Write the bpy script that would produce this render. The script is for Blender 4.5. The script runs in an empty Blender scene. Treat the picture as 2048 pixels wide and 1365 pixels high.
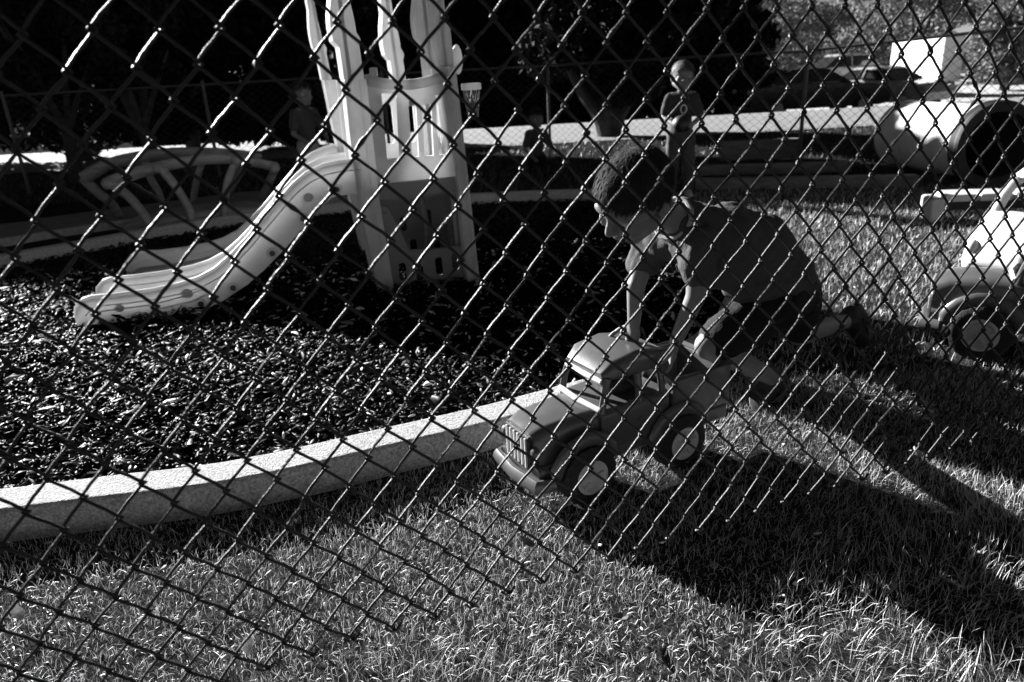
import bpy, bmesh, math, random
import numpy as np
from mathutils import Vector, Matrix, noise
random.seed(7); rng=np.random.default_rng(11)
S=bpy.context.scene; COL=S.collection
R_=math.radians
# ---------------------------------------------------------------- camera
FPX=1456.0; CH=1.15; TH=R_(20.63); RO=R_(3.19)
fw=Vector((0,math.cos(TH),-math.sin(TH))); up0=Vector((0,math.sin(TH),math.cos(TH))); rt0=Vector((1,0,0))
CR=rt0*math.cos(RO)-up0*math.sin(RO); CU=rt0*math.sin(RO)+up0*math.cos(RO)
cam=bpy.data.cameras.new('camera'); co=bpy.data.objects.new('camera',cam); COL.objects.link(co)
cam.sensor_width=36; cam.lens=FPX/2048*36; cam.clip_start=0.05; cam.clip_end=500
co.matrix_world=Matrix(((CR.x,CU.x,-fw.x,0),(CR.y,CU.y,-fw.y,0),(CR.z,CU.z,-fw.z,CH),(0,0,0,1)))
cam.dof.use_dof=True; cam.dof.focus_distance=1.75; cam.dof.aperture_fstop=4.5
S.camera=co
# ---------------------------------------------------------------- world, sun, exposure
SUN_AZ=44.0; SUN_EL=19.0       # degrees left of straight ahead, above the horizon
w=bpy.data.worlds.new('World'); S.world=w; w.use_nodes=True; nt=w.node_tree
for n in list(nt.nodes): nt.nodes.remove(n)
out=nt.nodes.new('ShaderNodeOutputWorld'); bg=nt.nodes.new('ShaderNodeBackground'); sky=nt.nodes.new('ShaderNodeTexSky'); bw=nt.nodes.new('ShaderNodeSeparateColor')   # red-filter black and white
sky.sky_type='NISHITA'; sky.sun_disc=False; sky.sun_elevation=R_(SUN_EL); sky.sun_rotation=R_(-SUN_AZ); sky.air_density=.16; sky.dust_density=.05
bg.inputs['Strength'].default_value=0.05
nt.links.new(sky.outputs[0],bw.inputs[0]); nt.links.new(bw.outputs[0],bg.inputs['Color']); nt.links.new(bg.outputs[0],out.inputs[0])
sd=Vector((-math.sin(R_(SUN_AZ))*math.cos(R_(SUN_EL)), math.cos(R_(SUN_AZ))*math.cos(R_(SUN_EL)), math.sin(R_(SUN_EL))))
sl=bpy.data.lights.new('sun','SUN'); so=bpy.data.objects.new('sun',sl); COL.objects.link(so)
sl.energy=5.0; sl.angle=R_(0.5); sl.color=(1,1,1); so.rotation_euler=sd.to_track_quat('Z','Y').to_euler()
S.view_settings.view_transform='Standard'; S.view_settings.look='None'; S.view_settings.gamma=1; S.view_settings.use_curve_mapping=False
S.view_settings.exposure=2.1
# ---------------------------------------------------------------- placing helpers
def ray(x,y): return (fw*FPX+CR*(x-1024)-CU*(y-682.5)).normalized()
CAM=Vector((0,0,CH))
def at(x,y,Y): r=ray(x,y); return CAM+r*(Y/r.y)
def gz(x,y):
    """ground height: flat playground, the car park beyond lies lower"""
    t=min(max((y-14)/14,0),1); return -1.0*t*t*(3-2*t)
def g(x,y,z=0.0): r=ray(x,y); return CAM+r*((z-CH)/r.z)
# ---------------------------------------------------------------- materials
MATS={}
def mat(name,v,rough=.6,var=.25,scale=8,spec=.5,bump=.15,bscale=60,transl=0,coat=0,stretch=None,metal=0):
    if name in MATS: return MATS[name]
    m=bpy.data.materials.new(name); m.use_nodes=True; t=m.node_tree; N=t.nodes; L=t.links
    b=N['Principled BSDF']; tc=N.new('ShaderNodeTexCoord'); src=tc.outputs['Object']
    if stretch:
        mp=N.new('ShaderNodeMapping'); mp.inputs['Scale'].default_value=stretch; L.new(src,mp.inputs[0]); src=mp.outputs[0]
    nz=N.new('ShaderNodeTexNoise'); nz.inputs['Scale'].default_value=scale; nz.inputs['Detail'].default_value=6; nz.inputs['Roughness'].default_value=.65
    L.new(src,nz.inputs['Vector'])
    cr=N.new('ShaderNodeValToRGB'); lo=max(v*(1-var),0.002); hi=min(v*(1+var),.95)
    cr.color_ramp.elements[0].position=.3; cr.color_ramp.elements[1].position=.7
    cr.color_ramp.elements[0].color=(lo,lo,lo,1); cr.color_ramp.elements[1].color=(hi,hi,hi,1)
    L.new(nz.outputs['Fac'],cr.inputs[0]); L.new(cr.outputs[0],b.inputs['Base Color'])
    b.inputs['Specular IOR Level'].default_value=spec; b.inputs['Metallic'].default_value=metal
    if coat: b.inputs['Coat Weight'].default_value=coat
    rr=N.new('ShaderNodeMapRange'); rr.inputs['To Min'].default_value=max(rough-.1,.03); rr.inputs['To Max'].default_value=min(rough+.12,1)
    n2=N.new('ShaderNodeTexNoise'); n2.inputs['Scale'].default_value=scale*2.7; n2.inputs['Detail'].default_value=3; L.new(src,n2.inputs['Vector'])
    L.new(n2.outputs['Fac'],rr.inputs['Value']); L.new(rr.outputs[0],b.inputs['Roughness'])
    if bump:
        n3=N.new('ShaderNodeTexNoise'); n3.inputs['Scale'].default_value=bscale; n3.inputs['Detail'].default_value=5; L.new(src,n3.inputs['Vector'])
        bp=N.new('ShaderNodeBump'); bp.inputs['Strength'].default_value=bump; bp.inputs['Distance'].default_value=.01
        L.new(n3.outputs['Fac'],bp.inputs['Height']); L.new(bp.outputs[0],b.inputs['Normal'])
    if transl:
        o=N['Material Output']; tr=N.new('ShaderNodeBsdfTranslucent'); mx=N.new('ShaderNodeMixShader'); mx.inputs[0].default_value=transl
        L.new(cr.outputs[0],tr.inputs[0]); L.new(b.outputs[0],mx.inputs[1]); L.new(tr.outputs[0],mx.inputs[2]); L.new(mx.outputs[0],o.inputs['Surface'])
    MATS[name]=m; return m
def vmat(name,rough,transl=0,spec=.4):
    """colour read from the 'tone' attribute that every blade, leaf or chip carries"""
    m=bpy.data.materials.new(name); m.use_nodes=True; t=m.node_tree; N=t.nodes; L=t.links; b=N['Principled BSDF']
    a=N.new('ShaderNodeAttribute'); a.attribute_name='tone'; L.new(a.outputs['Fac'],b.inputs['Base Color'])
    b.inputs['Roughness'].default_value=rough; b.inputs['Specular IOR Level'].default_value=spec
    if transl:
        o=N['Material Output']; tr=N.new('ShaderNodeBsdfTranslucent'); mx=N.new('ShaderNodeMixShader'); mx.inputs[0].default_value=transl
        L.new(a.outputs['Fac'],tr.inputs[0]); L.new(b.outputs[0],mx.inputs[1]); L.new(tr.outputs[0],mx.inputs[2]); L.new(mx.outputs[0],o.inputs['Surface'])
    return m
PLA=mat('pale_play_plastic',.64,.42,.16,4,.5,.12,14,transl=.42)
PLA2=mat('shaded_play_plastic',.17,.45,.1,5,.5,.05,30)  # darker than PLA: the shade below the deck is put into this colour
LOG=mat('log_look_plastic',.22,.5,.35,6,.4,.5,22,stretch=(1,1,4))
WIRE=mat('dark_coated_wire',.010,.52,.5,40,.5,.3,260)
PIPE=mat('dark_steel_pipe',.04,.4,.4,20,.6,.2,120)
CONC=mat('edging_concrete',.42,.9,.55,110,.2,1,190)
SKIN=mat('skin',.17,.55,.1,12,.4,.05,80); 
SHIRTG=mat('charcoal_jersey',.045,.9,.15,30,.2,.3,200)
SHORTS=mat('black_shorts',.012,.85,.3,20,.2,.3,150)
HAIRD=mat('dark_hair',.025,.85,.3,30,.15,.2,120); HAIRB=mat('blond_hair',.07,.5,.3,60,.5,.5,300)
RUB=mat('black_rubber',.012,.7,.3,30,.4,.3,120)
TRUCKP=mat('toy_truck_paint',.08,.32,.15,9,.5,.03,40,coat=.2)
HUB=mat('toy_hub_plastic',.48,.45,.15,9,.5,.05,60)
BARK=mat('bark',.05,.95,.5,9,.2,1,30)
# ---------------------------------------------------------------- object helpers
PM={}
def empty(name,loc,label,cat,group=None,rotz=0):
    o=bpy.data.objects.new(name,None); COL.objects.link(o); o.location=loc; o.rotation_euler=(0,0,rotz); o.empty_display_size=.1
    tag(o,label,cat,group); PM[o.name]=Matrix.Translation(loc)@Matrix.Rotation(rotz,4,'Z'); return o
def tag(o,label=None,cat=None,group=None,kind=None):
    if label:o['label']=label
    if cat:o['category']=cat
    if group:o['group']=group
    if kind:o['kind']=kind
    return o
def link(name,me,m=None,parent=None,smooth=True,local=False):
    o=bpy.data.objects.new(name,me); COL.objects.link(o)
    if m is not None: me.materials.append(m)
    if parent is not None:
        o.parent=parent
        if not local: o.matrix_parent_inverse=PM.get(parent.name,Matrix()).inverted()
    if smooth: me.polygons.foreach_set('use_smooth',[True]*len(me.polygons))
    return o
def part(name,bm,m,parent=None,smooth=True,local=False,bevel=0):
    me=bpy.data.meshes.new(name); bm.normal_update(); bm.to_mesh(me); bm.free()
    o=link(name,me,m,parent,smooth,local)
    if bevel:
        b=o.modifiers.new('bevel','BEVEL'); b.width=bevel; b.segments=2; b.limit_method='ANGLE'; b.angle_limit=R_(35)
    if smooth: me.set_sharp_from_angle(angle=R_(38))
    return o
def B(): return bmesh.new()
def box(bm,c,s,mx=None):
    M=Matrix.Translation(Vector(c)); 
    if mx is not None: M=M@mx.to_4x4()
    bmesh.ops.create_cube(bm,size=1,matrix=M@Matrix.Diagonal((s[0],s[1],s[2],1)))
def frame_z(d,hint=Vector((0,0,1))):
    d=d.normalized(); 
    if abs(d.dot(hint))>.98: hint=Vector((1,0,0))
    x=hint.cross(d).normalized(); y=d.cross(x); return Matrix((x,y,d)).transposed()
def tube(bm,pts,rad,n=8,cap=True,flat=1.0,hint=Vector((0,0,1))):
    pts=[Vector(p) for p in pts]; k=len(pts)
    if not hasattr(rad,'__len__'): rad=[rad]*k
    rings=[]; X=None
    for i,p in enumerate(pts):
        d=(pts[min(i+1,k-1)]-pts[max(i-1,0)]).normalized()
        if X is None: F=frame_z(d,hint); X=F.col[0]
        X=(X-d*X.dot(d)).normalized(); Y=d.cross(X)
        rings.append([bm.verts.new(p+(X*math.cos(2*math.pi*j/n)+Y*math.sin(2*math.pi*j/n)*flat)*rad[i]) for j in range(n)])
    for a,b in zip(rings[:-1],rings[1:]):
        for j in range(n): bm.faces.new((a[j],a[(j+1)%n],b[(j+1)%n],b[j]))
    if cap:
        bm.faces.new(rings[0][::-1]); bm.faces.new(rings[-1])
def ell(bm,c,r,M=None,sub=3):
    T=Matrix.Translation(Vector(c))
    if M is not None: T=T@M.to_4x4()
    bmesh.ops.create_icosphere(bm,subdivisions=sub,radius=1,matrix=T@Matrix.Diagonal((r[0],r[1],r[2],1)))
def caps(bm,p,q,r1,r2,n=14):
    p=Vector(p);q=Vector(q);d=q-p;L=d.length or 1e-6;d=d/L
    pts=[];rr=[]
    for a in (80,55,30,0): pts.append(p-d*r1*math.sin(R_(a)));rr.append(r1*math.cos(R_(a)))
    for a in (0,30,55,80): pts.append(q+d*r2*math.sin(R_(a)));rr.append(r2*math.cos(R_(a)))
    tube(bm,pts,rr,n)
def prism(bm,poly,P0,U,Vv,W,depth,holes=()):
    """extrude the 2-D polygon (a,b)->P0+a*U+b*Vv by depth along W"""
    from mathutils.geometry import tessellate_polygon
    P0=Vector(P0)
    loops=[poly]+list(holes)
    flat=[p for l in loops for p in l]
    tri=tessellate_polygon([[Vector((p[0],p[1],0)) for p in l] for l in loops])
    f=[bm.verts.new(P0+U*p[0]+Vv*p[1]) for p in flat]; b=[bm.verts.new(P0+U*p[0]+Vv*p[1]+W*depth) for p in flat]
    for t in tri:
        try: bm.faces.new([f[i] for i in t]); bm.faces.new([b[i] for i in t[::-1]])
        except ValueError: pass
    s=0
    for l in loops:
        k=len(l)
        for i in range(k): bm.faces.new((f[s+i],f[s+(i+1)%k],b[s+(i+1)%k],b[s+i]))
        s+=k
    bmesh.ops.recalc_face_normals(bm,faces=bm.faces[:])
def slot(cx,cy,rw,rh,n=6):
    """stadium outline"""
    o=[]
    for k in range(n+1): a=math.pi*k/n; o.append((cx+rw*math.cos(a),cy+rh-rw+rw*math.sin(a)))
    for k in range(n+1): a=math.pi+math.pi*k/n; o.append((cx+rw*math.cos(a),cy-rh+rw+rw*math.sin(a)))
    return o
def remesh(o,vox,sm=4,fac=.5):
    r=o.modifiers.new('r','REMESH'); r.mode='VOXEL'; r.voxel_size=vox; r.use_smooth_shade=True
    s=o.modifiers.new('s','SMOOTH'); s.factor=fac; s.iterations=sm; return o
def numesh(name,verts,faces_flat,loop_tot,tone=None):
    """fast mesh from numpy: verts (n,3), flat loop indices, loops per face"""
    me=bpy.data.meshes.new(name); me.vertices.add(len(verts)); me.vertices.foreach_set('co',verts.astype(np.float32).ravel())
    me.loops.add(len(faces_flat)); me.loops.foreach_set('vertex_index',faces_flat.astype(np.int32))
    me.polygons.add(len(loop_tot)); st=np.concatenate(([0],np.cumsum(loop_tot)[:-1])).astype(np.int32)
    me.polygons.foreach_set('loop_start',st); me.polygons.foreach_set('loop_total',loop_tot.astype(np.int32))
    if tone is not None:
        a=me.attributes.new('tone','FLOAT','POINT'); a.data.foreach_set('value',tone.astype(np.float32))
    me.update(calc_edges=True); return me
# ================================================================ GROUND
# mulch bed outline (ground plane), near edge then right side then far side
BED=[(-5.2,1.70),(-3.2,1.75),(-1.85,1.815),(-1.50,1.845),(-1.23,1.882),(-.95,1.915),(-.68,1.99),(-.42,2.09),(-.15,2.2),(.02,2.28),(.40,2.46),(.72,2.72),(.98,3.15),(1.16,3.7),(1.24,4.3),(1.22,5.0),(1.12,5.7),(.92,6.42),(.2,6.56),(-.6,6.6),(-1.5,6.5),(-2.33,6.2),(-3.0,5.6),(-3.6,5.0),(-4.6,4.2),(-5.4,3.4)]
BEDN=np.array(BED)
def inside(P,poly):
    x,y=P[:,0],P[:,1]; c=np.zeros(len(P),bool); j=len(poly)-1
    for i in range(len(poly)):
        xi,yi=poly[i];xj,yj=poly[j]
        k=((yi>y)!=(yj>y))&(x<(xj-xi)*(y-yi)/(yj-yi+1e-12)+xi); c^=k; j=i
    return c
def distpoly(P,poly):
    d=np.full(len(P),1e9)
    for i in range(len(poly)):
        a=np.array(poly[i]);b=np.array(poly[(i+1)%len(poly)]);ab=b-a
        t=np.clip(((P-a)@ab)/(ab@ab),0,1); q=a+t[:,None]*ab; d=np.minimum(d,np.hypot(*(P-q).T))
    return d
def sheet(name,xs,ys,zf,m):
    X,Y=np.meshgrid(xs,ys); Z=zf(X,Y); V=np.stack([X,Y,Z],-1).reshape(-1,3); nx=len(xs);ny=len(ys)
    i=np.arange(nx*ny).reshape(ny,nx); q=np.stack([i[:-1,:-1],i[:-1,1:],i[1:,1:],i[1:,:-1]],-1).reshape(-1)
    return tag(link(name,numesh(name,V,q,np.full((nx-1)*(ny-1),4)),m),kind='structure')
def zg(X,Y):
    t=np.clip((Y-14)/14,0,1); return -1.0*t*t*(3-2*t)
SOIL=mat('lawn_soil',.028,1,.5,14,0,1,60)
xs=np.concatenate([np.linspace(-220,-12,14),np.linspace(-10,12,90),np.linspace(14,260,14)]); ys=np.concatenate([np.linspace(-6,16,70),np.linspace(16.5,60,40),np.linspace(70,420,10)])
sheet('ground',xs,ys,lambda X,Y:zg(X,Y)+.006*np.sin(X*5.1)*np.cos(Y*4.3)*(Y<14)-.012,SOIL)
# mulch base
bm=B(); vs=[bm.verts.new((x,y,.004)) for x,y in BED]; bm.faces.new(vs); bmesh.ops.triangulate(bm,faces=bm.faces[:])
tag(part('mulch_base',bm,mat('mulch_base_dark',.003,1,.5,20,0,1,40),smooth=False),kind='structure')
# kerb-like edging around the bed: rounded block 0.10 wide, 0.12 high
def offset_poly(poly,d):
    n=len(poly);o=[]
    for i in range(n):
        a=Vector(poly[i-1]);b=Vector(poly[i]);c=Vector(poly[(i+1)%n]); e=((b-a).normalized()+(c-b).normalized()).normalized(); o.append(b+Vector((e.y,-e.x))*d)
    return o
def smooth_poly(poly,it=2):
    for _ in range(it):
        q=[]
        for i in range(len(poly)):
            a=poly[i];b=poly[(i+1)%len(poly)]; q+= [(a[0]*.75+b[0]*.25,a[1]*.75+b[1]*.25),(a[0]*.25+b[0]*.75,a[1]*.25+b[1]*.75)]
        poly=q
    return poly
bedS=smooth_poly(BED,1)
inner=offset_poly(bedS,.0)
bm=B(); prof=[(0,-.03),(0,.085),(.008,.094),(.115,.090),(.125,.082),(.128,-.03)]; rings=[]
offs=[offset_poly(bedS,a) for a,_ in prof]
for i in range(len(bedS)):
    wob=.004*noise.noise(Vector((bedS[i][0]*3,bedS[i][1]*3,0)))
    rings.append([bm.verts.new((offs[k][i].x,offs[k][i].y,prof[k][1]+wob)) for k in range(len(prof))])
for i in range(len(rings)):
    a=rings[i];b=rings[(i+1)%len(rings)]
    for k in range(len(prof)-1): bm.faces.new((a[k],a[k+1],b[k+1],b[k]))
bmesh.ops.recalc_face_normals(bm,faces=bm.faces[:])
tag(part('kerb',bm,CONC,smooth=False,bevel=.004),kind='structure')
# dark path at the left beyond the bed and its pale edge strips
def strip(name,pts,wd,h,m,z0=0.0):
    bm=B(); L=[];
    for i,p in enumerate(pts):
        a=Vector(pts[max(i-1,0)]);b=Vector(pts[min(i+1,len(pts)-1)]);e=(b-a).normalized();nrm=Vector((-e.y,e.x)); p=Vector(p)
        L.append([bm.verts.new((*(p+nrm*s),z)) for s,z in ((0,z0-.05),(0,z0+h),(wd,z0+h),(wd,z0-.05))])
    for a,b in zip(L[:-1],L[1:]):
        for k in range(3): bm.faces.new((a[k],b[k],b[k+1],a[k+1]))
    bm.faces.new(L[0]);bm.faces.new(L[-1][::-1]); bmesh.ops.recalc_face_normals(bm,faces=bm.faces[:]); return part(name,bm,m,smooth=False,bevel=.006)
PATHM=mat('path_concrete',.16,.9,.3,7,.2,.5,70); EDGE=mat('pale_edge_concrete',.33,.85,.25,25,.2,.5,120)
G2=lambda x,y:(g(x,y).x,g(x,y).y)
tag(strip('path',[(-9,4.6),G2(0,490),G2(120,470),G2(240,452),(-2.6,7.1),(-.8,7.25)],1.1,.012,PATHM),kind='structure')
tag(strip('path_edge',[(-9,4.52),(G2(0,490)[0],G2(0,490)[1]-.06),(G2(120,470)[0],G2(120,470)[1]-.06),(G2(240,452)[0],G2(240,452)[1]-.06),(-2.6,7.03),(-.8,7.18)],.06,.05,EDGE),kind='structure')
# car park and pale concrete apron beyond the far fence
LOT=mat('car_park_asphalt',.42,.9,.2,3,.2,.3,80); APR=mat('dry_pale_ground',.22,.95,.18,6,.2,.4,90)
sheet('car_park',np.linspace(-6,120,30),np.linspace(18,60,40),lambda X,Y:zg(X,Y)+.01,LOT)
sheet('dry_ground',np.linspace(-14,30,50),np.linspace(11.6,17.2,24),lambda X,Y:zg(X,Y)+.006,APR)
# ---------------------------------------------------------------- grass blades
def blades(name,P,hgt,wid,tone,lean=.8,seg=3,label=None,flop=.5):
    n=len(P); ang=rng.uniform(0,2*np.pi,n); 
    fld=np.sin(P[:,0]*7.3+np.cos(P[:,1]*5.1)*2)*1.2+np.sin(P[:,1]*9.1)*.8; ang=np.where(rng.random(n)<.45,fld+rng.normal(0,.7,n),ang)
    D=np.stack([np.cos(ang),np.sin(ang),np.zeros(n)],-1); ln=np.abs(rng.normal(0,lean,n))+.12; curl=rng.normal(0,flop,n)
    rot=rng.uniform(0,np.pi,n); Wd=np.stack([np.cos(rot),np.sin(rot),np.zeros(n)],-1)
    V=[];T=[]
    for s in range(seg+1):
        t=s/seg; th=ln*(.35+.65*t)+curl*t*t
        # integrate position along the bent blade
        if s==0: pos=P.copy()
        else: pos=pos+(D*np.sin(th)[:,None]+np.array([0,0,1])*np.cos(th)[:,None])*(hgt/seg)[:,None]
        pos[:,2]=np.maximum(pos[:,2],P[:,2]+.002)
        wv=(wid*(1-.75*t**2))[:,None]*Wd*.5
        if s<seg: V+= [pos-wv,pos+wv]; T+=[tone*(.75+.25*t)]*2
        else: V.append(pos); T.append(tone)
    k=2*seg+1; VV=np.stack(V,1).reshape(-1,3); TT=np.stack(T,1).reshape(-1)
    base=(np.arange(n)*k)[:,None]; loops=[];tot=[]
    for s in range(seg-1): loops.append(base+np.array([[2*s,2*s+1,2*s+3,2*s+2]])); 
    loops.append(base+np.array([[2*seg-2,2*seg-1,2*seg]]))
    F=np.concatenate(loops,1).ravel(); tot=np.tile([4]*(seg-1)+[3],n)
    return link(name,numesh(name,VV,F,tot,TT),GRASSM,smooth=False)
GRASSM=vmat('grass_blades',.45,.10,.45)
def scatter(n,x0,x1,y0,y1,keep,patch=.0):
    P=np.stack([rng.uniform(x0,x1,n),rng.uniform(y0,y1,n)],-1)
    k=keep(P); 
    if patch:
        f=.5+.5*np.sin(P[:,0]*4.1+1.3*np.sin(P[:,1]*3.3))*np.cos(P[:,1]*4.7+np.sin(P[:,0]*2.9)); k&=rng.random(n)>patch*f
    P=P[k]; return np.concatenate([P,zg(P[:,0],P[:,1])[:,None]-.01],1)
OUT=[tuple(p) for p in offset_poly(bedS,.145)]
onlawn=lambda P:~inside(P,OUT)
inview=lambda m:(lambda P:(~inside(P,OUT))&(np.abs(P[:,0]+.0)<P[:,1]*.78+m))
def tones(n,lo,hi): 
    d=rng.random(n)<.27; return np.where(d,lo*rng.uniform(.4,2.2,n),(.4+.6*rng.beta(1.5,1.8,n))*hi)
P=scatter(165000,-2.6,2.6,.55,2.5,inview(.75),.3); n=len(P)
far=np.clip((P[:,1]-.6)/1.2,0,1); long=(P[:,0]*.5+1.5-P[:,1])>.35+.25*np.sin(P[:,0]*5)
h=np.where(long,rng.uniform(.022,.068,n),rng.uniform(.012,.036,n))
short=~long
tn_=tones(n,.02,.95); tn_=np.where(short&(rng.random(n)<.5),np.maximum(tn_,rng.uniform(.5,.95,n)),tn_)
tag(blades('grass',P,h,np.where(long,rng.uniform(.0007,.0018,n),rng.uniform(.0008,.0017,n)),tn_,lean=1.05,seg=3,flop=.85),kind='stuff')
P=scatter(60000,.0,5.2,2.4,6.6,inview(.8),.15); n=len(P)
tag(blades('grass',P,rng.uniform(.02,.05,n),rng.uniform(.0018,.004,n),tones(n,.05,.95),lean=.8,seg=2),kind='stuff')
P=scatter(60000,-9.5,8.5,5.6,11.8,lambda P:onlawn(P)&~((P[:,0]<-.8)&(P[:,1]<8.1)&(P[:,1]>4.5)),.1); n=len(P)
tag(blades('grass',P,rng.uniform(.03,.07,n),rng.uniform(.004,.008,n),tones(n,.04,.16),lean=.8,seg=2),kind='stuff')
# ---------------------------------------------------------------- mulch chips
CHIPM=vmat('mulch_chips',.5,0,.05)
def chips(name,P,ln,wd,th,tone):
    n=len(P); a=rng.uniform(0,2*np.pi,n); pit=rng.normal(0,.3,n); rol=rng.normal(0,.6,n)
    X=np.stack([np.cos(a)*np.cos(pit),np.sin(a)*np.cos(pit),np.sin(pit)],-1)
    Z0=np.stack([-np.cos(a)*np.sin(pit),-np.sin(a)*np.sin(pit),np.cos(pit)],-1); Y0=np.cross(Z0,X)
    Y=Y0*np.cos(rol)[:,None]+Z0*np.sin(rol)[:,None]; Z=np.cross(X,Y)
    V=[]
    bend=rng.normal(0,.12,n)
    for (sx,sy) in ((-1,-.35),(-1,.3),(0,-1),(0,1),(1,-.25),(1,.4)):
        for sz in (-1,1):
            V.append(P+X*(sx*ln/2)[:,None]+Y*(sy*wd/2*rng.uniform(.7,1.2,n))[:,None]+Z*((sz*th/2)+(bend*ln if sx==0 else 0))[:,None])
    VV=np.stack(V,1).reshape(-1,3)
    f=[(0,4,6,2),(4,8,10,6),(1,3,7,5),(5,7,11,9),(0,1,5,4),(4,5,9,8),(2,6,7,3),(6,10,11,7),(0,2,3,1),(8,9,11,10)]
    F=((np.arange(n)*12)[:,None]+np.array(f).ravel()[None]).ravel()
    return link(name,numesh(name,VV,F,np.full(n*10,4),np.repeat(tone,12)),CHIPM,smooth=False)
def inbed(P): return inside(P,BED)&(np.abs(P[:,0])<P[:,1]*.9+.6)
Q=np.stack([rng.uniform(-3.6,1.3,70000),rng.uniform(1.6,4.9,70000)],-1); Q=Q[inbed(Q)]; n=len(Q); den=rng.random(n)<np.clip(1.25-.16*Q[:,1],.3,1); Q=Q[den]; n=len(Q)
Q3=np.concatenate([Q,(.012+.016*np.sin(Q[:,0]*5+np.sin(Q[:,1]*4))*np.sin(Q[:,1]*6.5)+rng.uniform(-.01,.022,n))[:,None]],1)
lnn=np.clip(.017*np.exp(rng.normal(0,.55,n)),.005,.075)*(1+.1*Q[:,1])
tn=np.where(rng.random(n)<.11,rng.uniform(.06,.85,n),rng.uniform(.0008,.004,n))
tag(chips('mulch',Q3,lnn,lnn*rng.uniform(.12,.5,n),rng.uniform(.001,.004,n),tn),kind='stuff')
Q=np.stack([rng.uniform(-5,1.3,22000),rng.uniform(4.6,6.7,22000)],-1); Q=Q[inside(Q,BED)]; n=len(Q); Q3=np.concatenate([Q,rng.uniform(.006,.03,n)[:,None]],1)
tag(chips('mulch',Q3,rng.uniform(.02,.05,n),rng.uniform(.006,.016,n),rng.uniform(.002,.006,n),rng.uniform(.006,.03,n)),kind='stuff')
Q=scatter(900,-2.4,3.2,.9,4.5,inview(.3)); n=len(Q); Q[:,2]=rng.uniform(.012,.03,n)
tag(chips('leaf_litter',Q,rng.uniform(.008,.022,n),rng.uniform(.004,.012,n),np.full(n,.0006),rng.uniform(.1,.7,n)),kind='stuff')
# ================================================================ NEAR CHAIN-LINK FENCE
FO=CR*(-7.7859*.072)-CU*(-4.9010*.072)+fw*(11.5417*.072)+CAM     # knot (column 0,row 0)
FO=Vector((FO.x,FO.y,FO.z)); FD=Vector((.933,.360,0)).normalized(); FN=Vector((FD.y,-FD.x,0))  # FN faces the camera
HS=.072; VS=.0853
fence=empty('chain_link_fence',(FO.x,FO.y,0),'close dark chain link fence across the view, cut lower edge hanging over grass','fence')
def knot(c,n):
    j=noise.noise_vector(Vector((c*3.17,n*2.31,1.7)))*.0022; k=noise.noise_vector(Vector((c*.35,n*.3,9.)))*.004
    return FO+FD*(c*HS/2+j.x+k.x)+Vector((0,0,-n*VS/2+j.y+k.y))+FN*(k.z*2)
WR=.0025
def wire(i,n0,n1):
    bm=B(); pts=[]
    for n in range(n0,n1):
        l0=((n-i)%2==0); c0=i if l0 else i+1; c1=i+1 if l0 else i
        a=knot(c0,n); b=knot(c1,n+1); d=(b-a); 
        s=1 if l0 else -1                        # falling to the right: in front; falling to the left: behind
        ea=a+FD*(-WR*1.75 if l0 else WR*1.75); dep=WR*1.3*s
        pts.append((ea,1.0))
        bl=FD*((.0016)*( -1 if l0 else 1))
        for t,e in ((.03,.8),(.13,1.15),(.4,1),(.62,1),(.87,1.15),(.97,.8)):
            q=a.lerp(b,t)+FN*(dep*e)+bl*(math.sin(t*math.pi)*-1.0)+FD*((-1 if l0 else 1)*(1-2*t)*WR*(1.5 if abs(t-.5)>.45 else .6 if abs(t-.5)>.3 else 0))+Vector((0,0,-.0018*math.sin(2*math.pi*t)))
            rr=1+.12*noise.noise(Vector((i*5.1,n*3.7,t*3)));  
            if FO.z-n*VS/2>1.0 and random.random()<.035: rr*=1.7     # lumps of old coating near the top
            pts.append((q,rr))
    # last turn, then the cut end folded back on itself
    n=n1; l0=((n-i)%2==0); c0=i if l0 else i+1; e=knot(c0,n)
    pts.append((e,1))
    if (n-i)%2==1 or True:
        o=knot(i+1 if l0 else i,n-1); 
        pts.append((e+Vector((0,0,-.004)),1))
        pts.append((e.lerp(o,.12)+FN*(WR*2.4)+Vector((0,0,-.006)),1)); pts.append((e.lerp(o,.42)+FN*(WR*2.2)+Vector((0,0,-.007)),.9))
    tube(bm,[p for p,_ in pts],[WR*r for _,r in pts],6)
    return part('wire',bm,WIRE,fence)
for i in range(-9,74):
    if i<44 or i%1==0: wire(i,-13,23)
e0=knot(-9,0); e1=knot(74,0)
bm=B(); tube(bm,[Vector((e0.x,e0.y,1.80))-FD*.2-FN*.02,Vector((e1.x,e1.y,1.80))+FD*.2-FN*.02],.021,16); part('top_rail',bm,PIPE,fence)
for e,s in ((e0,-1),(e1,1)):
    bm=B(); p=Vector((e.x,e.y,0))+FD*.03*s-FN*.03; tube(bm,[p+Vector((0,0,-.1)),p+Vector((0,0,1.86))],.03,16); part('post',bm,PIPE,fence)
    bm=B(); ell(bm,p+Vector((0,0,1.87)),(.033,.033,.02)); part('post_cap',bm,PIPE,fence)

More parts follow.
